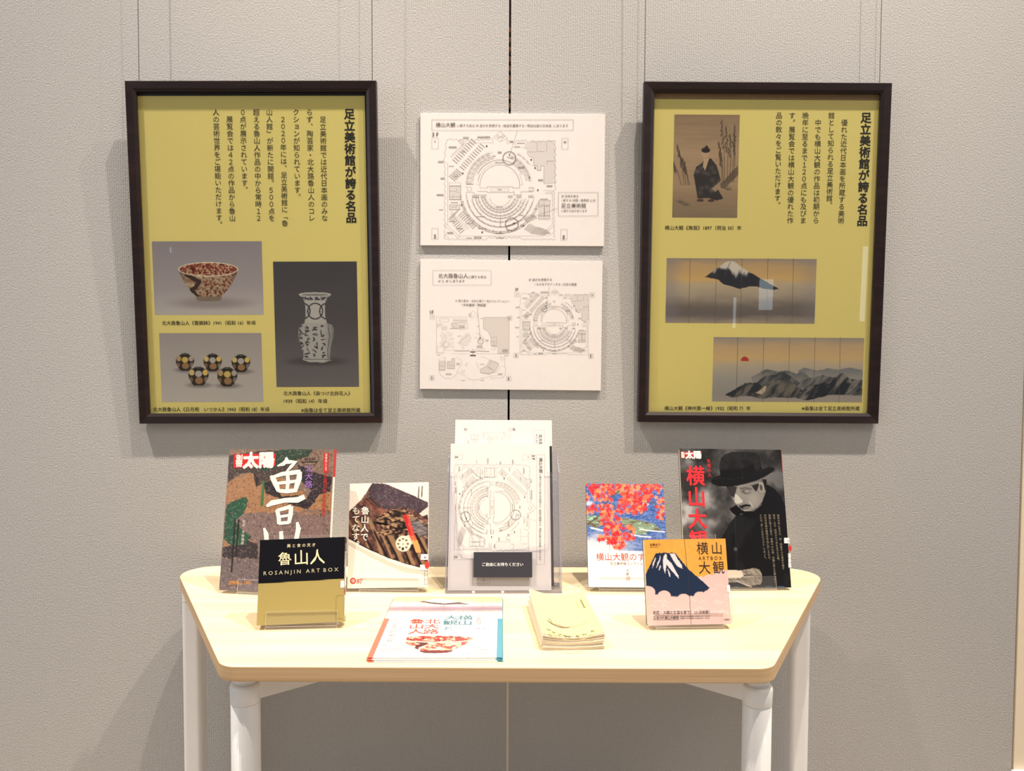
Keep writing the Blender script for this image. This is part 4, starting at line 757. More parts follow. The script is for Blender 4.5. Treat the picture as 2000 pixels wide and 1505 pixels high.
for x0 in (210, 260, 160): p.put(pl*p.lm([(x0, 290), (x0+150, 420), (x0+300, 500)], 16, 4)*.5, (150, 84, 58))
f1 = p.pm([(330, 560), (430, 480), (560, 430), (680, 430), (760, 470), (860, 520), (955, 600), (955, 760), (860, 740), (760, 640), (740, 690), (600, 730), (440, 720), (370, 700), (460, 640), (380, 600)], 10, 12, 40); cc = np.stack([np.interp(fbm(X, Y, 30, 33, 4, 16), [.35, .5, .68], q) for q in ([30, 94, 176], [24, 72, 140], [24, 62, 104])], -1)/255; p.put(f1, cc)
p.put(f1*p.em(860, 640, 120, 70, .5, 40)*.6, (120, 122, 134)); p.put(f1*p.em(620, 480, 60, 34, .5)*.8, (20, 18, 20)); p.put(p.pm([(860, 480), (960, 400), (965, 480), (900, 510)], 5), (206, 200, 190)); p.put(p.lm([(470, 480), (560, 560), (640, 540)], 12, 5)*.6, (200, 160, 110)); p.put(p.em(440, 590, 90, 12, .3, 8), (14, 12, 14))
p.put(p.em(750, 775, 60, 56, .06), (222, 196, 176)); p.put(p.em(682, 818, 86, 90, .05), (232, 222, 200))
for a in range(0, 360, 45): p.put(p.em(678+54*math.cos(R(a)), 820+56*math.sin(R(a)), 14, 12, .15), (120, 96, 66))
p.put(p.em(678, 822, 9, 9, .2), (150, 120, 80)); p.put(p.em(676, 876, 14, 18, .2), (40, 30, 28))
for dx, c1 in ((0, (196, 40, 44)), (32, (220, 70, 66))): p.put(p.lm([(694+dx, 498), (770+dx, 740)], 26, 2), c1); p.put(p.lm([(770+dx, 740), (800+dx, 800)], 28, 2), (224, 100, 66)); p.put(p.lm([(798+dx, 790), (836+dx, 905)], 30, 2), (232, 158, 96))
p.put(p.lm([(55, 745), (160, 800), (250, 860), (420, 950), (640, 1030), (900, 1096)], 22, 5)*pl, (52, 38, 38)); p.build('cover_picture', M['satin'], fc)
k = Ink(pg, .0004); k.v_text('魯山人で', (254, 395), (240, 790), wt, .008); k.v_text('もてなす。', (150, 395), (140, 885), wt, .01); cut(k, 'title_lettering', 'print', fc)
for i in range(12): a = i*30; k.disc(114+27*math.cos(R(a)), 1238+29*math.sin(R(a)), 8, (190, 60, 54), n=8)
k.disc(114, 1238, 26, (190, 60, 54)); k.lay = 1; k.disc(114, 1238, 17, (238, 230, 216)); k.lay = 2; k.disc(114, 1238, 9, (190, 60, 54)); barrow(k, 158, 1220, 230, 1220, .0016, (200, 110, 100)); barrow(k, 158, 1240, 215, 1240, .0016, (200, 110, 100)); barrow(k, 158, 1260, 212, 1260, .0016, (200, 110, 100)); cut(k, 'publisher_emblem', 'print', fc)
barrow(k, 896, 172, 890, 285, .0026, (110, 104, 96), .25, 12); barrow(k, 860, 172, 852, 305, .0026, (110, 104, 96), .25, 12); k.build('cover_lettering', M['print'], fc)
k = Ink(pg, .0006); k.fill([(882, 936), (960, 936), (960, 1000), (878, 1000)], (236, 232, 230)); k.lay = 1; k.h_text('館', (916, 974), (942, 974), (90, 90, 90), 0); cut(k, 'library_label', 'satin', T); k.lay = 0; k.fill([(872, 1055), (958, 1055), (958, 1118), (870, 1118)], (226, 222, 222)); k.lay = 1; k.disc(950, 1058, 26, (206, 66, 58), 44); cut(k, 'round_sticker', 'satin', T); k.rect(922, 1122, 956, 1276, .0005, (60, 66, 80)); k.line([(922, 1172), (956, 1172)], .0004, (60, 66, 80)); k.line([(922, 1224), (956, 1224)], .0004, (60, 66, 80)); k.build('call_number_label', M['satin'], T)
stand('clear stand under the white paperback with fish', psW[0]+.003, psW[1], psW[3], psW[4], .012, psW[2], .118, .12)
# --- red foliage book
psM = (.2359, -.2152, .7298, -.8, 22.0, 0)
T, fc, pg, p = book('paperback', 'paperback with red maple foliage over blue water on its white cover', 'book', psM, .1619, .2110, .012, M['whitespine'], TBK)
pg.z = Z(1120, 920, 5.79); reread(p); X, Y = p.X, p.Y; p.C[:] = np.array([240, 234, 224])/255
tp = (sm(898, 892, Y-(X-160)*.012)); p.put(tp, (222, 216, 214)); n = fbm(X, Y, 60, 3); wv = fbm(X, Y, 22, 8, 3, 9)
bl = np.stack([np.interp(wv, [.35, .65], q) for q in ([48, 100], [78, 126], [140, 184])], -1)/255; p.put(tp*(1-.92*sm(640, 860, Y+(n-.5)*90)*sm(900, 300, X)), bl); p.put(tp*sm(700, 840, Y+(n-.5)*80)*sm(640, 200, X)*.6, (226, 218, 214))
ro = (122, 140, 116)
for pts in ([(140, 500), (300, 500), (340, 590), (260, 640), (150, 600)], [(500, 520), (700, 545), (900, 590), (960, 630), (1000, 670), (840, 670), (820, 720), (660, 700), (560, 600)], [(470, 190), (560, 200), (640, 260), (560, 270), (470, 230)]):
    m_ = p.pm(pts, 8, 6, 40)*tp; p.put(m_, ro); p.put(m_*sm(.5, .62, fbm(X, Y, 60, 17, 3, 12)), (98, 84, 66)); p.put(m_*sm(.6, .7, fbm(X, Y, 50, 27, 3, 16)), (150, 190, 170))
p.put(tp*p.lm([(660, 715), (760, 735), (870, 745)], 14, 6)+tp*p.lm([(750, 655), (900, 675), (1030, 685)], 12, 6)+tp*p.lm([(200, 640), (330, 670)], 18, 8), (236, 236, 232)); p.put(tp*p.em(815, 375, 34, 18, .5), (236, 232, 232)); p.put(tp*p.em(170, 360, 60, 28, .5)*.8, (206, 210, 226))
bb = (84, 78, 62); [p.put(tp*p.lm(q, w_, 2), bb) for q, w_ in [([(145, 600), (260, 530), (300, 480), (340, 400), (430, 290), (530, 215)], 14), ([(300, 500), (400, 440), (480, 380)], 9), ([(270, 560), (330, 600)], 10), ([(740, 365), (900, 350), (980, 420)], 9), ([(300, 560), (420, 620)], 7)]]
rs = random.Random(3); leaves = []
for (x0, y0, x1, y1, nn) in [(140, 140, 470, 330, 95), (470, 140, 800, 220, 50), (540, 220, 900, 340, 70), (500, 320, 830, 480, 75), (800, 140, 1000, 300, 34), (930, 300, 1020, 560, 26), (150, 380, 440, 470, 38), (310, 450, 540, 640, 60), (330, 620, 690, 770, 80), (380, 760, 580, 870, 34), (290, 720, 380, 780, 8)]:
    for _ in range(nn): leaves.append((rs.uniform(x0, x1), rs.uniform(y0, y1)))
cols = [(206, 44, 44), (222, 66, 52), (236, 110, 76), (240, 140, 100), (196, 34, 44)]
for (cx, cy) in leaves:
    r_ = rs.uniform(17, 30); a0 = rs.uniform(0, 360); c_ = np.array(rs.choice(cols))/255; bx = (np.abs(X-cx) < r_+4) & (np.abs(Y-cy) < r_+4)
    dx = X[bx]-cx; dy = Y[bx]-cy; an = np.arctan2(dy, dx)-R(a0); rad = r_*(.42+.58*np.abs(np.cos(an*2.5))**1.6); m_ = (np.hypot(dx, dy) < rad).astype(float)*tp[bx]; p.C[bx] = p.C[bx]*(1-m_[:, None])+c_*m_[:, None]
for x in (408, 792): p.put(tp*p.lm([(x-28, 135), (x, 895)], 3, 1.5)*.6, (90, 80, 80))
p.build('cover_picture', M['satin'], fc); k = Ink(pg, .0004); rdt = (176, 66, 54)
k.h_text('横山大観のすべて', (256, 968), (990, 970), rdt, .004); cut(k, 'title_lettering', 'print', fc); k.h_text('足立美術館コレクション選', (415, 1043), (860, 1044), (120, 92, 80), 0); cut(k, 'subtitle', 'print', fc); k.v_text('大観', (612, 1098), (614, 1182), (120, 112, 104), 0, .9); k.rect(600, 1192, 636, 1230, .0006, (206, 120, 104)); k.rect(608, 1200, 628, 1222, .0006, (206, 120, 104)); k.build('cover_lettering', M['print'], fc)
stand('clear stand under the red maple paperback', psM[0], psM[1], psM[3], psM[4], .012, psM[2], .12, .12)
# --- small square book, black over olive gold
psA = (-.3638, -.4300, .7300, 4.2, 17.0, -1.32)
T, fc, pg, p = book('art_book', 'small square art book, black top over olive gold cover, front left', 'book', psA, .1477, .1447, .023, M['darkspine'], TBK, step=.0012)
pg.z = Z(420, 860, 3.959); reread(p); X, Y = p.X, p.Y; p.C[:] = np.array([12, 13, 20])/255; p.put(sm(0, 2, Y-(1106-(X-328)*.0585)), (160, 144, 88)); p.build('cover_picture', M['satin'], fc)
k = Ink(pg, .0004); cr_ = (226, 214, 172); k.h_text('美 と 食 の 天 才', (557, 814), (777, 806), cr_, .004); cut(k, 'subtitle', 'print', fc)
for t_, a, b in [('魯', (490, 918), (590, 910)), ('山', (618, 910), (716, 902)), ('人', (736, 904), (848, 896))]: k.h_text(t_, a, b, cr_, .006)
cut(k, 'title_lettering', 'print', fc); k.h_text('R O S A N J I N   A R T  B O X', (376, 1026), (953, 994), (190, 182, 148), 0, ht=.0092); k.line([(1000, 1195), (950, 1197), (938, 1207), (932, 1375), (995, 1378)], .0003, (90, 82, 50))
k.build('cover_lettering', M['print'], fc)
spg = Page(pose(*psA) @ Matrix.Translation((.1477/2, 0, 0)) @ Matrix.Rotation(R(90), 4, 'Z'), -.0002)
k = Ink(pg, .0006); k.fill([(972, 1083), (999, 1081), (999, 1136), (970, 1138)], (228, 226, 226)); k.build('library_label', M['satin'], T)
lb = bpy.data.meshes.new('spine_label'); Kx = .1477/2+.0003
def srect(y0, y1, z0, z1): return [(Kx, y0, z0), (Kx, y1, z0), (Kx, y1, z1), (Kx, y0, z1)]
V = []; Fs = []; C_ = []
for i, (y0, y1, z0, z1, c) in enumerate([(.003, .020, .061, .075, (228, 226, 226)), (.003, .020, .010, .042, (228, 226, 226)), (.004, .019, .045, .057, (196, 60, 54)), (.005, .018, .080, .092, (214, 220, 224))]): V += srect(y0, y1, z0, z1); Fs.append(tuple(range(i*4, i*4+4))); C_ += [np.array(c)/255]*4
for i, zz in enumerate((.125, .112, .099)):
    v, f = glyph('魯山人'[i], .01); n0 = len(V); V += [(Kx, .0055+x*.012, zz+y*.012) for x, y in v]; Fs += [tuple(n0+q for q in ff) for ff in f]; C_ += [np.array(cr_)/255]*len(v)
lb.from_pydata(V, [], Fs); setcol(lb, np.array(C_)); link('spine_label', lb, M['satin'], T)
stand('clear stand under the black and olive square book', psA[0]+.002, psA[1], psA[3], psA[4], .023, psA[2], .122, .152)
# --- small square book with a stylised navy mountain
psB = (.3099, -.4248, .7290, 3.03, 14.1, -.33)
T, fc, pg, p = book('art_book', 'small square art book with navy mountain on orange and pink clouds, front right', 'book', psB, .1462, .1454, .015, M['whitespine'], TBK)
pg.z = Z(1230, 1030, 6.839); reread(p); X, Y = p.X, p.Y; n = fbm(X, Y, 50, 3); p.C = np.stack([224+14*n, 156+14*n, 66+16*n], -1)/255
def puffs(pts, c):
    m_ = np.zeros(X.shape)
    for cx, cy, r_ in pts: m_ = np.maximum(m_, p.em(cx, cy, r_, r_*.8, .02))
    p.put(m_, c)
pk = (218, 186, 182); p.put(p.pm([(940, 760), (1000, 690), (1400, 640), (1420, 1000), (980, 1000)]), pk)
puffs([(950, 690, 50), (1060, 690, 80), (1180, 640, 76), (1260, 630, 84), (1330, 680, 90)], pk)
p.put(p.pm([(200, 645), (240, 560), (345, 345), (400, 335), (420, 342), (460, 330), (520, 340), (555, 332), (610, 340), (700, 455), (790, 560), (930, 680), (1065, 800), (1040, 830), (1000, 1000), (200, 1000)]), (30, 44, 70))
for q in ([(352, 385), (340, 440), (320, 500), (302, 545), (308, 480), (330, 420)], [(404, 370), (412, 400), (390, 470), (350, 555), (372, 470), (396, 420)], [(470, 350), (490, 355), (500, 420), (560, 480), (610, 570), (650, 640), (648, 675), (600, 620), (530, 540), (490, 490), (478, 560), (478, 630), (450, 540), (440, 460), (452, 390)], [(532, 345), (600, 345), (640, 420), (690, 490), (704, 545), (640, 520), (580, 440)], [(500, 540), (530, 590), (545, 640), (535, 665), (518, 610)], [(418, 495), (410, 540), (385, 580), (395, 530)]): p.put(p.pm(q, 2, 3, 20), (226, 212, 214))
puffs([(240, 860, 100), (330, 960, 90), (460, 910, 88), (560, 990, 90), (720, 950, 84), (820, 975, 80), (940, 920, 84), (1060, 900, 84), (1180, 900, 100), (1300, 880, 100)], pk)
p.put(sm(905, 935, Y+(fbm(X, Y, 60, 9)-.5)*40), pk)
p.put(p.pm([(200, 645), (240, 640), (320, 800), (352, 850), (395, 862), (330, 870), (200, 740)])*0, pk)
rs = random.Random(4)
for i in range(46):
    cx, cy, r_ = rs.uniform(250, 1340), rs.uniform(760, 1250), rs.uniform(34, 70)
    if cy < 980 and cx < 1000: continue
    q = np.hypot(X-cx, (Y-cy)*1.2); p.put(sm(r_-12, r_, q)*(1-sm(r_, r_+3, q))*(Y < cy)*.6, (240, 222, 218))
p.build('cover_picture', M['satin'], fc)
k = Ink(pg, .0004); ik = (44, 32, 28)
k.h_text('横', (893, 278), (1046, 278), ik, .004, ht=.0232); k.h_text('山', (1098, 278), (1224, 278), ik, .004, ht=.0232); k.h_text('大', (922, 537), (1074, 537), ik, .004, ht=.0232); k.h_text('観', (1110, 533), (1262, 533), ik, .004, ht=.0232)
k.h_text('A R T B O X', (917, 408), (1232, 405), ik, .004, ht=.0088); cut(k, 'title_lettering', 'print', fc); k.h_text('佐藤志乃', (267, 228), (403, 226), ik, .008); k.h_text('SHINO SATO', (267, 260), (382, 259), ik, .004)
cut(k, 'author_name', 'print', fc); k.h_text('巨匠・大観の生涯を掌で！121点掲載！', (316, 1136), (1068, 1128), ik, .012); k.rect(322, 1178, 656, 1228, .0005, ik); k.h_text('生誕150年', (332, 1205), (458, 1204), ik, .008); k.h_text('横山大観展', (466, 1204), (650, 1202), ik, .014)
k.h_text('東京国立近代美術館 2018年4月13日－5月27日', (672, 1186), (1068, 1180), ik, .006); k.h_text('京都国立近代美術館 2018年6月8日－7月22日', (672, 1212), (1068, 1207), ik, .006); cut(k, 'small_print', 'print', fc); k.h_text('宝島社', (1256, 1228), (1334, 1226), ik, .006); cut(k, 'publisher_name', 'print', fc)
k.line([(728, 140), (742, 300), (770, 600), (800, 950), (818, 1290)], .0005, (70, 56, 50)); k.build('cover_lettering', M['print'], fc)
k = Ink(pg, .0006); k.fill([(1296, 765), (1336, 765), (1342, 858), (1302, 858)], (240, 238, 236)); cut(k, 'library_label', 'satin', T); k.lay = 1; k.rect(1356, 1028, 1372, 1240, .0004, (70, 74, 84)); k.build('call_number_label', M['satin'], T)
stand('clear stand under the square book with navy mountain', psB[0], psB[1], psB[3], psB[4], .015, psB[2], .12, .153)

# ------------------------------------------------------------------ leaflet holder with map handouts
psH = (-.0233, -.2178, .7240, 1.3, 18.4, .2); HM = Matrix.Translation((psH[0], psH[1], 0)) @ Matrix.Rotation(R(psH[3]), 4, 'Z'); PH = pose(*psH)
th = R(psH[4]); c, s = math.cos(th), math.sin(th); U = Vector((s, c)); N = Vector((c, -s)); O = Vector((0, psH[2]))
hold = thing('leaflet_holder', 'clear plastic leaflet holder standing in the middle of the table', 'leaflet holder', HM)
HX0, HX1 = -.1087, .125
def tilt_plate(name, x0, x1, n0, n1, u0, u1, mat, parent, cut=None, bevel=.0005):
    if cut: prof = cut
    else: prof = [(x0, u0), (x1, u0), (x1, u1), (x0, u1)]
    bm = bmesh.new(); A = [bm.verts.new((x, *(O+N*n0+U*u))) for x, u in prof]; B = [bm.verts.new((x, *(O+N*n1+U*u))) for x, u in prof]; bm.faces.new(A); bm.faces.new(B[::-1]); L = len(prof)
    for i in range(L): f = bm.faces.new((A[i], B[i], B[(i+1) % L], A[(i+1) % L])); f.material_index = 1
    bmesh.ops.recalc_face_normals(bm, faces=bm.faces); me = bpy.data.meshes.new(name); bm.to_mesh(me); bm.free(); return link(name, me, mat, parent)
HMt = [M['holder'], M['holderedge']]
pgH = Page(PH, -.005)
cutp = [(HX0+.003, .002), (HX1-.003, .002), (HX1-.003, .237)]
cutp += [(q[0], q[1]) for q in rounded([(.100, .237), (.096, .088), (-.076, .068), (-.100, .237)], [.004, .012, .016, .004], 6)] + [(HX0+.003, .237)]
tilt_plate('front_panel', 0, 0, -.0065, -.0045, 0, 0, HMt, hold, cutp)
tilt_plate('middle_panel', HX0+.003, HX1-.003, .0125, .0145, .006, .283, HMt, hold); tilt_plate('back_panel', HX0+.003, HX1-.003, .031, .033, .0125, .225, HMt, hold)
def sidepoly(n0, n1, u): return [(-.0085, TZ+.0005), (.062, TZ+.0005), tuple(O+N*n1+U*.02), tuple(O+N*n1+U*(u+.045)), tuple(O+N*n0+U*u)]
for xa, xb in ((HX0, HX0+.0028), (HX1-.0028, HX1)):
    pts = sidepoly(-.0075, .034, .237); bm = bmesh.new(); A = [bm.verts.new((xa, y, z)) for y, z in pts]; B = [bm.verts.new((xb, y, z)) for y, z in pts]; bm.faces.new(A); bm.faces.new(B[::-1])
    for i in range(len(pts)): f = bm.faces.new((A[i], B[i], B[(i+1) % len(pts)], A[(i+1) % len(pts)])); f.material_index = 1
    bmesh.ops.recalc_face_normals(bm, faces=bm.faces); me = bpy.data.meshes.new('side_wall'); bm.to_mesh(me); bm.free(); link('side_wall', me, HMt, hold)
box('base_plate', (HX0+.003, -.0075, TZ+.0003), (HX1-.003, .058, TZ+.0026), M['holder'], hold)
box('front_rail', (HX0+.003, -.0095, TZ+.0003), (HX1-.003, -.0078, TZ+.0065), M['holderedge'], hold)
for x in (-.052, .006, .062): box('rail_clip', (x-.003, -.0105, TZ+.0008), (x+.003, -.0096, TZ+.006), M['acryledge'], hold)
# front handouts
def stack(label, n0, n1, w, h, x, u, fn, z, tf, cat='papers'):
    P = HM.copy(); P = PH @ Matrix.Translation((x, n0, u)); T = thing('handout_stack', label, cat, P); box('sheet_pile', (-w/2, .0003, 0), (w/2, n1-n0, h), M['paper'], T)
    plate('top_sheet', Page(P, 0), -w/2, 0, w/2, h, (208, 203, 199), M['print'], T, 0)
    pg = Page(P, 0); pg.z = z; k = Ink(pg, .0003); k.tf = tf; fn(k, .6); k.build('printed_map', M['print'], T)
zh = Z(860, 800, 3.96)
stack('front pile of white map handouts in the clear holder, third-floor plan sideways', .0, .009, .208, .2985, 0, 0, map_a, zh, lambda x, y: (690-(y-330)*.568, 418+(x-300)*.5843))
pq = Page(PH, .0165); pq.z = zh; a0, b1 = pq.loc(117, 77); a1, _ = pq.loc(862, 84); a0, a1, b1 = float(a0), float(a1), float(b1)
stack('back pile of map handouts rising above the front pile in the holder', .0165, .026, a1-a0, .297, (a0+a1)/2, b1-.297, map_b, zh, lambda x, y: (541-(y-624)*.553, 153+(x-181)*.57))
T = thing('black_card', 'black card standing behind the front handouts in the clear holder', 'card', PH @ Matrix.Translation((.0035, .0098, .008))); box('card_sheet', (-.104, 0, 0), (.1065, .0015, .288), M['black'], T)
pg = Page(PH, -.0100); (xa, xb), (ya, yb) = pg.loc([924.4, 1039.3], [1102, 1102]), None or (0, 0)
q0 = pg.loc(924.4, 1127); q1 = pg.loc(1039.3, 1077.8)
T = thing('sign_plate', 'small charcoal sign with white Japanese text fixed to holder front', 'sign', PH @ Matrix.Translation(((float(q0[0])+float(q1[0]))/2, -.0100, float(q0[1])))); sw = float(q1[0]-q0[0]); shh = float(q1[1]-q0[1])
box('sign_face', (-sw/2, 0, 0), (sw/2, .003, shh), M['sign'], T, .0003, 1); pg = Page(T.matrix_world.copy(), 0); pg.z = Z(860, 800, 3.96); k = Ink(pg, .0002); k.h_text('ご自由にお持ちください', (324, 1195), (641, 1195), (238, 238, 236), .006); k.build('sign_lettering', M['print'], T)

# ------------------------------------------------------------------ flyers
FW, FH = .2085, .2955; fang = math.degrees(math.atan2(.0022, .2084))
def flyer_mesh():
    xs = [-FW/2, -FW/2+.0085, FW/2-.0085, FW/2]; V = []; Fs = []; C_ = []; tq = .0009; cs = [(222, 112, 92), (240, 237, 232), (76, 146, 166)]
    for i in range(3):
        n = len(V); x0, x1 = xs[i], xs[i+1]; V += [(x, y, z) for z in (0, tq) for x, y in ((x0, 0), (x1, 0), (x1, FH), (x0, FH))]; C_ += [np.array(cs[i])/255]*8
        Fs += [tuple(n+q for q in f) for f in ((3, 2, 1, 0), (4, 5, 6, 7), (0, 1, 5, 4), (2, 3, 7, 6), (3, 0, 4, 7), (1, 2, 6, 5))]
    me = bpy.data.meshes.new('flyer'); me.from_pydata(V, [], Fs); setcol(me, np.array(C_)); return me
fm = flyer_mesh(); fm.materials.append(M['satin'])
for i, (dx, dy, da) in enumerate([(.002, -.0035, .3), (.0005, -.0015, -.2), (-.0015, -.002, .25), (.0006, .0003, -.1), (0, 0, 0)]):
    z = TZ+.0004+i*.00125; P = Matrix.Translation((-.1182+dx, -.5655+dy, z)) @ Matrix.Rotation(R(fang+da), 4, 'Z')
    o = bpy.data.objects.new('flyer', fm); COL.objects.link(o); o.matrix_world = P
    if i < 4: tag(o, ['bottom flyer of the stack of coral and teal edged flyers', 'second flyer from the bottom of the coral and teal edged stack', 'middle flyer of the coral and teal edged stack', 'flyer directly under the topmost coral and teal edged flyer'][i], 'flyer', 'flyers in the front stack')
    else: tag(o, 'topmost exhibition flyer with red bowl picture, coral and teal side strips', 'flyer', 'flyers in the front stack')
pg = Page(P, .0009, True); pg.z = Z(700, 1150, 6.667)
p = Pic(pg, -FW/2, FH, FW/2, .175, .0010); p.Y0 = p.Y; X, Y = p.X, p.Y
bt = [(100, (222, 190, 130)), (150, (226, 200, 150)), (205, (216, 206, 204)), (235, (164, 142, 152)), (260, (146, 122, 134)), (285, (180, 156, 154)), (318, (240, 234, 228))]
p.vgrad(bt, Y+(fbm(X, Y, 110, 3, 4, 14)-.5)*26); p.put(p.pm([(770, 168), (860, 148), (980, 122), (1100, 122), (1260, 160), (1400, 180), (1470, 200), (1300, 196), (1110, 202), (960, 190), (860, 172)], 4, 5, 50), (232, 226, 222)); p.put(p.pm([(770, 168), (850, 152), (960, 172), (1110, 186), (1200, 178), (1300, 168), (1470, 200), (1300, 198), (1110, 204), (960, 192), (860, 174)], 3, 5, 30), (92, 72, 70))
keep = Y < 322; p.put((~keep)*1.0, (246, 243, 238)); p.build('printed_picture', M['satin'], o, .0001)
p = Pic.at(pg, 560, 835, 1515, 590, .0009); X, Y = p.X, p.Y; p.C[:] = np.array([246, 243, 238])/255
bdy = p.pm([(566, 655), (1500, 650), (1420, 710), (1300, 765), (1222, 796), (1222, 812), (1150, 830), (1000, 836), (860, 832), (800, 816), (800, 798), (700, 756), (620, 705)])
p.put(bdy, (222, 176, 140)); p.put(bdy*sm(.46, .53, fbm(X, Y, 44, 5, 3, 16)), (176, 72, 66)); p.put(bdy*sm(.56, .62, fbm(X, Y, 40, 15, 3, 14)), (236, 214, 186)); p.put(bdy*sm(790, 805, Y), (110, 50, 48)); p.put(bdy*p.lm([(770, 684), (880, 704), (760, 750), (760, 785)], 40, 3), (92, 44, 48))
p.put(p.em(1035, 650, 468, 48, .01), (240, 220, 190)); inn = p.em(1035, 646, 452, 40, .02); p.put(inn, (172, 62, 56)); p.put(inn*sm(.5, .56, fbm(X, Y, 40, 25, 3, 13)), (232, 176, 150)); p.put(inn*sm(.6, .66, fbm(X, Y, 34, 35, 3, 12)), (120, 40, 40)); p.build('printed_picture', M['satin'], o, .0001)
k = Ink(pg, .0003)
for x0, x1 in ((640, 580), (885, 838), (1130, 1105), (1377, 1358), (1616, 1616)): k.line([(x0, 112), (x1, 318)], .0004, (150, 120, 100))
te = (70, 118, 128); cr2 = (206, 84, 66)
k.v_text('横山', (1395, 340), (1388, 470), te, .012, 1.12); k.v_text('大観', (1215, 340), (1190, 470), te, .012, 1.12); k.v_text('と', (1172, 485), (1165, 535), te, .01, 1.1); k.v_text('北大路', (975, 388), (940, 588), cr2, .012, 1.15); k.v_text('魯山人', (770, 388), (742, 588), cr2, .012, 1.15)
cut(k, 'title_lettering', 'print', o); k.h_text('７.５', (1300, 516), (1385, 516), (120, 118, 112), .01); k.h_text('８.１７', (1550, 516), (1700, 516), (110, 104, 96), .01); k.rect(1522, 338, 1616, 464, .0003, (140, 136, 130)); k.v_text('足立美術館所蔵', (1568, 344), (1568, 460), (110, 108, 100), 0, 1.6)
k.v_text('近代日本画の巨匠と美の世界', (498, 390), (402, 690), (140, 138, 132), 0, 1.5)
for y, a, b in [(355, 490, 990), (730, 300, 620), (760, 290, 600), (785, 275, 630), (812, 280, 560), (848, 250, 420), (715, 1540, 1660), (765, 1500, 1670), (790, 1500, 1700), (838, 1400, 1750), (850, 1100, 1200)]: barrow(k, a, y, b, y, .0016, (176, 172, 164), .4, 14)
tag(k.build('printed_text', M['print'], o), kind='stuff')

# ------------------------------------------------------------------ yellow pamphlets
PW, PL_ = .1015, .212
def bend(x, y, am): u = x/(PW/2); v = y/PL_; return am*(.0062*u*u+.0030*v*u*u*(1.0 if u < 0 else .3)+(.0085*max(0, v-.35)**1.5 if u < 0 else 0)*abs(u)**1.2)
def pam_mesh(am, tq=.00115):
    nx, ny = 10, 5; V = []; Fs = []; g = lambda i, j, t: (t*(ny+1)+j)*(nx+1)+i
    for t in (0, 1):
        for j in range(ny+1):
            for i in range(nx+1): x = -PW/2+PW*i/nx; y = PL_*j/ny; V.append((x, y, bend(x, y, am)+t*tq))
    for j in range(ny):
        for i in range(nx): Fs.append((g(i, j, 1), g(i+1, j, 1), g(i+1, j+1, 1), g(i, j+1, 1))); Fs.append((g(i, j+1, 0), g(i+1, j+1, 0), g(i+1, j, 0), g(i, j, 0)))
    for i in range(nx): Fs.append((g(i, 0, 0), g(i+1, 0, 0), g(i+1, 0, 1), g(i, 0, 1))); Fs.append((g(i+1, ny, 0), g(i, ny, 0), g(i, ny, 1), g(i+1, ny, 1)))
    for j in range(ny): Fs.append((g(0, j+1, 0), g(0, j, 0), g(0, j, 1), g(0, j+1, 1))); Fs.append((g(nx, j, 0), g(nx, j+1, 0), g(nx, j+1, 1), g(nx, j, 1)))
    me = bpy.data.meshes.new('pamphlet'); me.from_pydata(V, [], Fs); c_ = np.tile(np.array([[236, 226, 214]])/255, (len(V), 1)); c_[len(V)//2:] = np.array([240, 228, 206])/255
    if am > .99: c_[len(V)//2:] = np.array([226, 218, 150])/255
    setcol(me, c_); me.materials.append(M['satin']); return me
NP = 16; rs = random.Random(11)
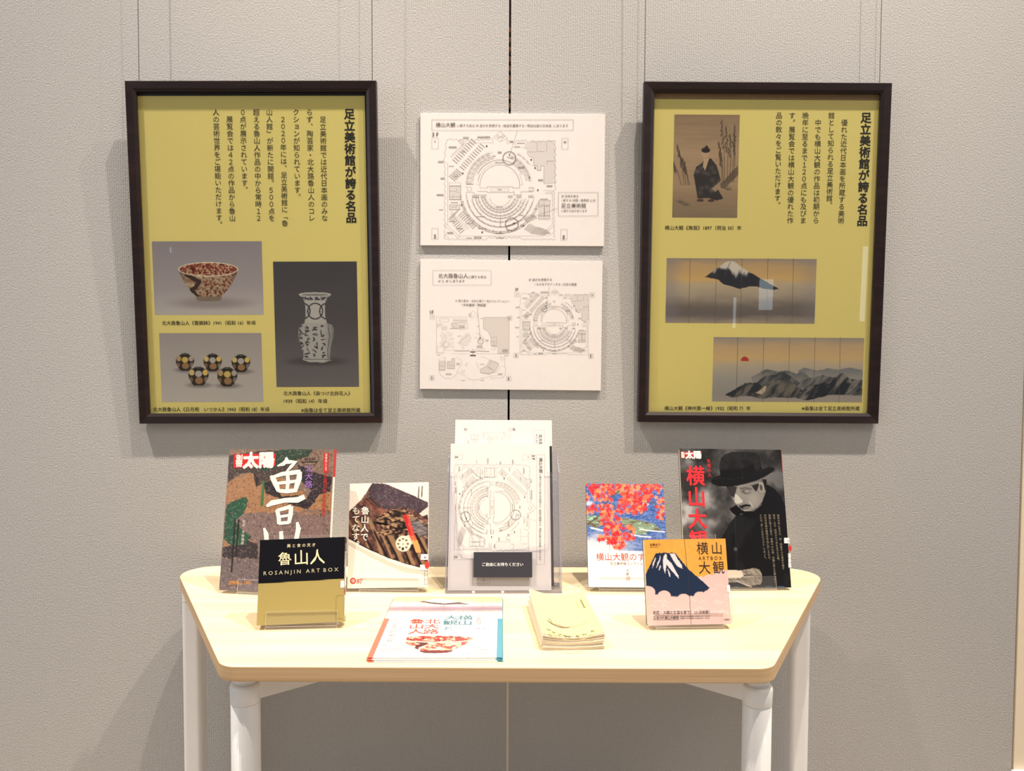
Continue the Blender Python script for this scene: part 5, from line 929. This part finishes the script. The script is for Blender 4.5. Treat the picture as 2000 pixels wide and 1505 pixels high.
for i in range(NP):
    am = (i/(NP-1))**.8; last = i == NP-1; z = TZ+.0003+i*.00138; dx, dy, da = (0, 0, 0) if last else (rs.uniform(-.0012, .0012), rs.uniform(-.0022, .0008), rs.uniform(-.6, .6))
    if 3 < i < 6: dx -= .0015
    P = Matrix.Translation((.1010+dx, -.5165+dy, z)) @ Matrix.Rotation(R(4.2+da), 4, 'Z'); o = bpy.data.objects.new('pamphlet', pam_mesh(am)); COL.objects.link(o); o.matrix_world = P
    tag(o, 'topmost pale yellow pamphlet with a small curved ladle picture' if last else 'folded pamphlet in the pile under the yellow topmost one', 'pamphlet', 'pile of pale yellow pamphlets')
pg = Page(P, .0040, True); pg.z = Z(1020, 1140, 9.405); k = Ink(pg, -.0040+.00115+.0005); k.bend = lambda a, b: bend(a, b, 1.0)
yk = (120, 108, 56)
k.brush([(465, 628), (500, 642), (530, 670), (540, 705)], [.0005, .0022, .0026, .001], (150, 134, 110)); k.brush([(462, 672), (500, 700), (560, 730), (640, 755), (730, 778), (820, 778), (880, 765)], [.0012, .0026, .0040, .0044, .0040, .0024, .0008], (112, 92, 84)); k.brush([(545, 700), (640, 728), (740, 755), (820, 765), (880, 762), (980, 755), (1080, 730), (1160, 705), (1230, 675)], [.0006, .0016, .0020, .0018, .0014, .0009, .0008, .0008, .0007], (176, 140, 100)); k.brush([(620, 745), (690, 758), (760, 768)], [.001, .0024, .001], (206, 140, 120))
cut(k, 'ladle_picture', 'print', o)
for i, ch in enumerate('ISHIKAWA'): x = [485, 575, 690, 790, 882, 1010, 1140, 1285][i]; y = [850, 885, 915, 925, 930, 925, 905, 865][i]; wd = [8, 44, 56, 10, 52, 70, 90, 74][i]; k.h_text(ch, (x-wd/2, y+6), (x+wd/2, y-4), yk, .01, ht=.0105)
cut(k, 'title_lettering', 'print', o)
for i in range(27):
    if i in (6, 7, 17): continue
    x0 = 490+i*31.5; y = 925+95*math.sin(math.pi*(i+1)/30)+(-25*i/27); k.line([(x0, y), (x0+20, y-1)], .0019, (176, 166, 110)); k.line([(x0, y-30), (x0+16, y-31)], .001, (190, 180, 130))
for i in range(6): k.fill([(1055+i*13, 300+i*26), (1088+i*13, 306+i*26), (1094+i*13, 322+i*26), (1062+i*13, 318+i*26)], yk)
k.line([(985, 320), (1045, 432)], .0014, (176, 166, 110)); k.line([(1000, 1105), (1200, 1080), (1435, 1000)], .0004, (200, 186, 130)); k.line([(300, 235), (450, 310), (680, 365)], .0004, (200, 186, 130))
tag(k.build('printed_text', M['print'], o), kind='stuff')
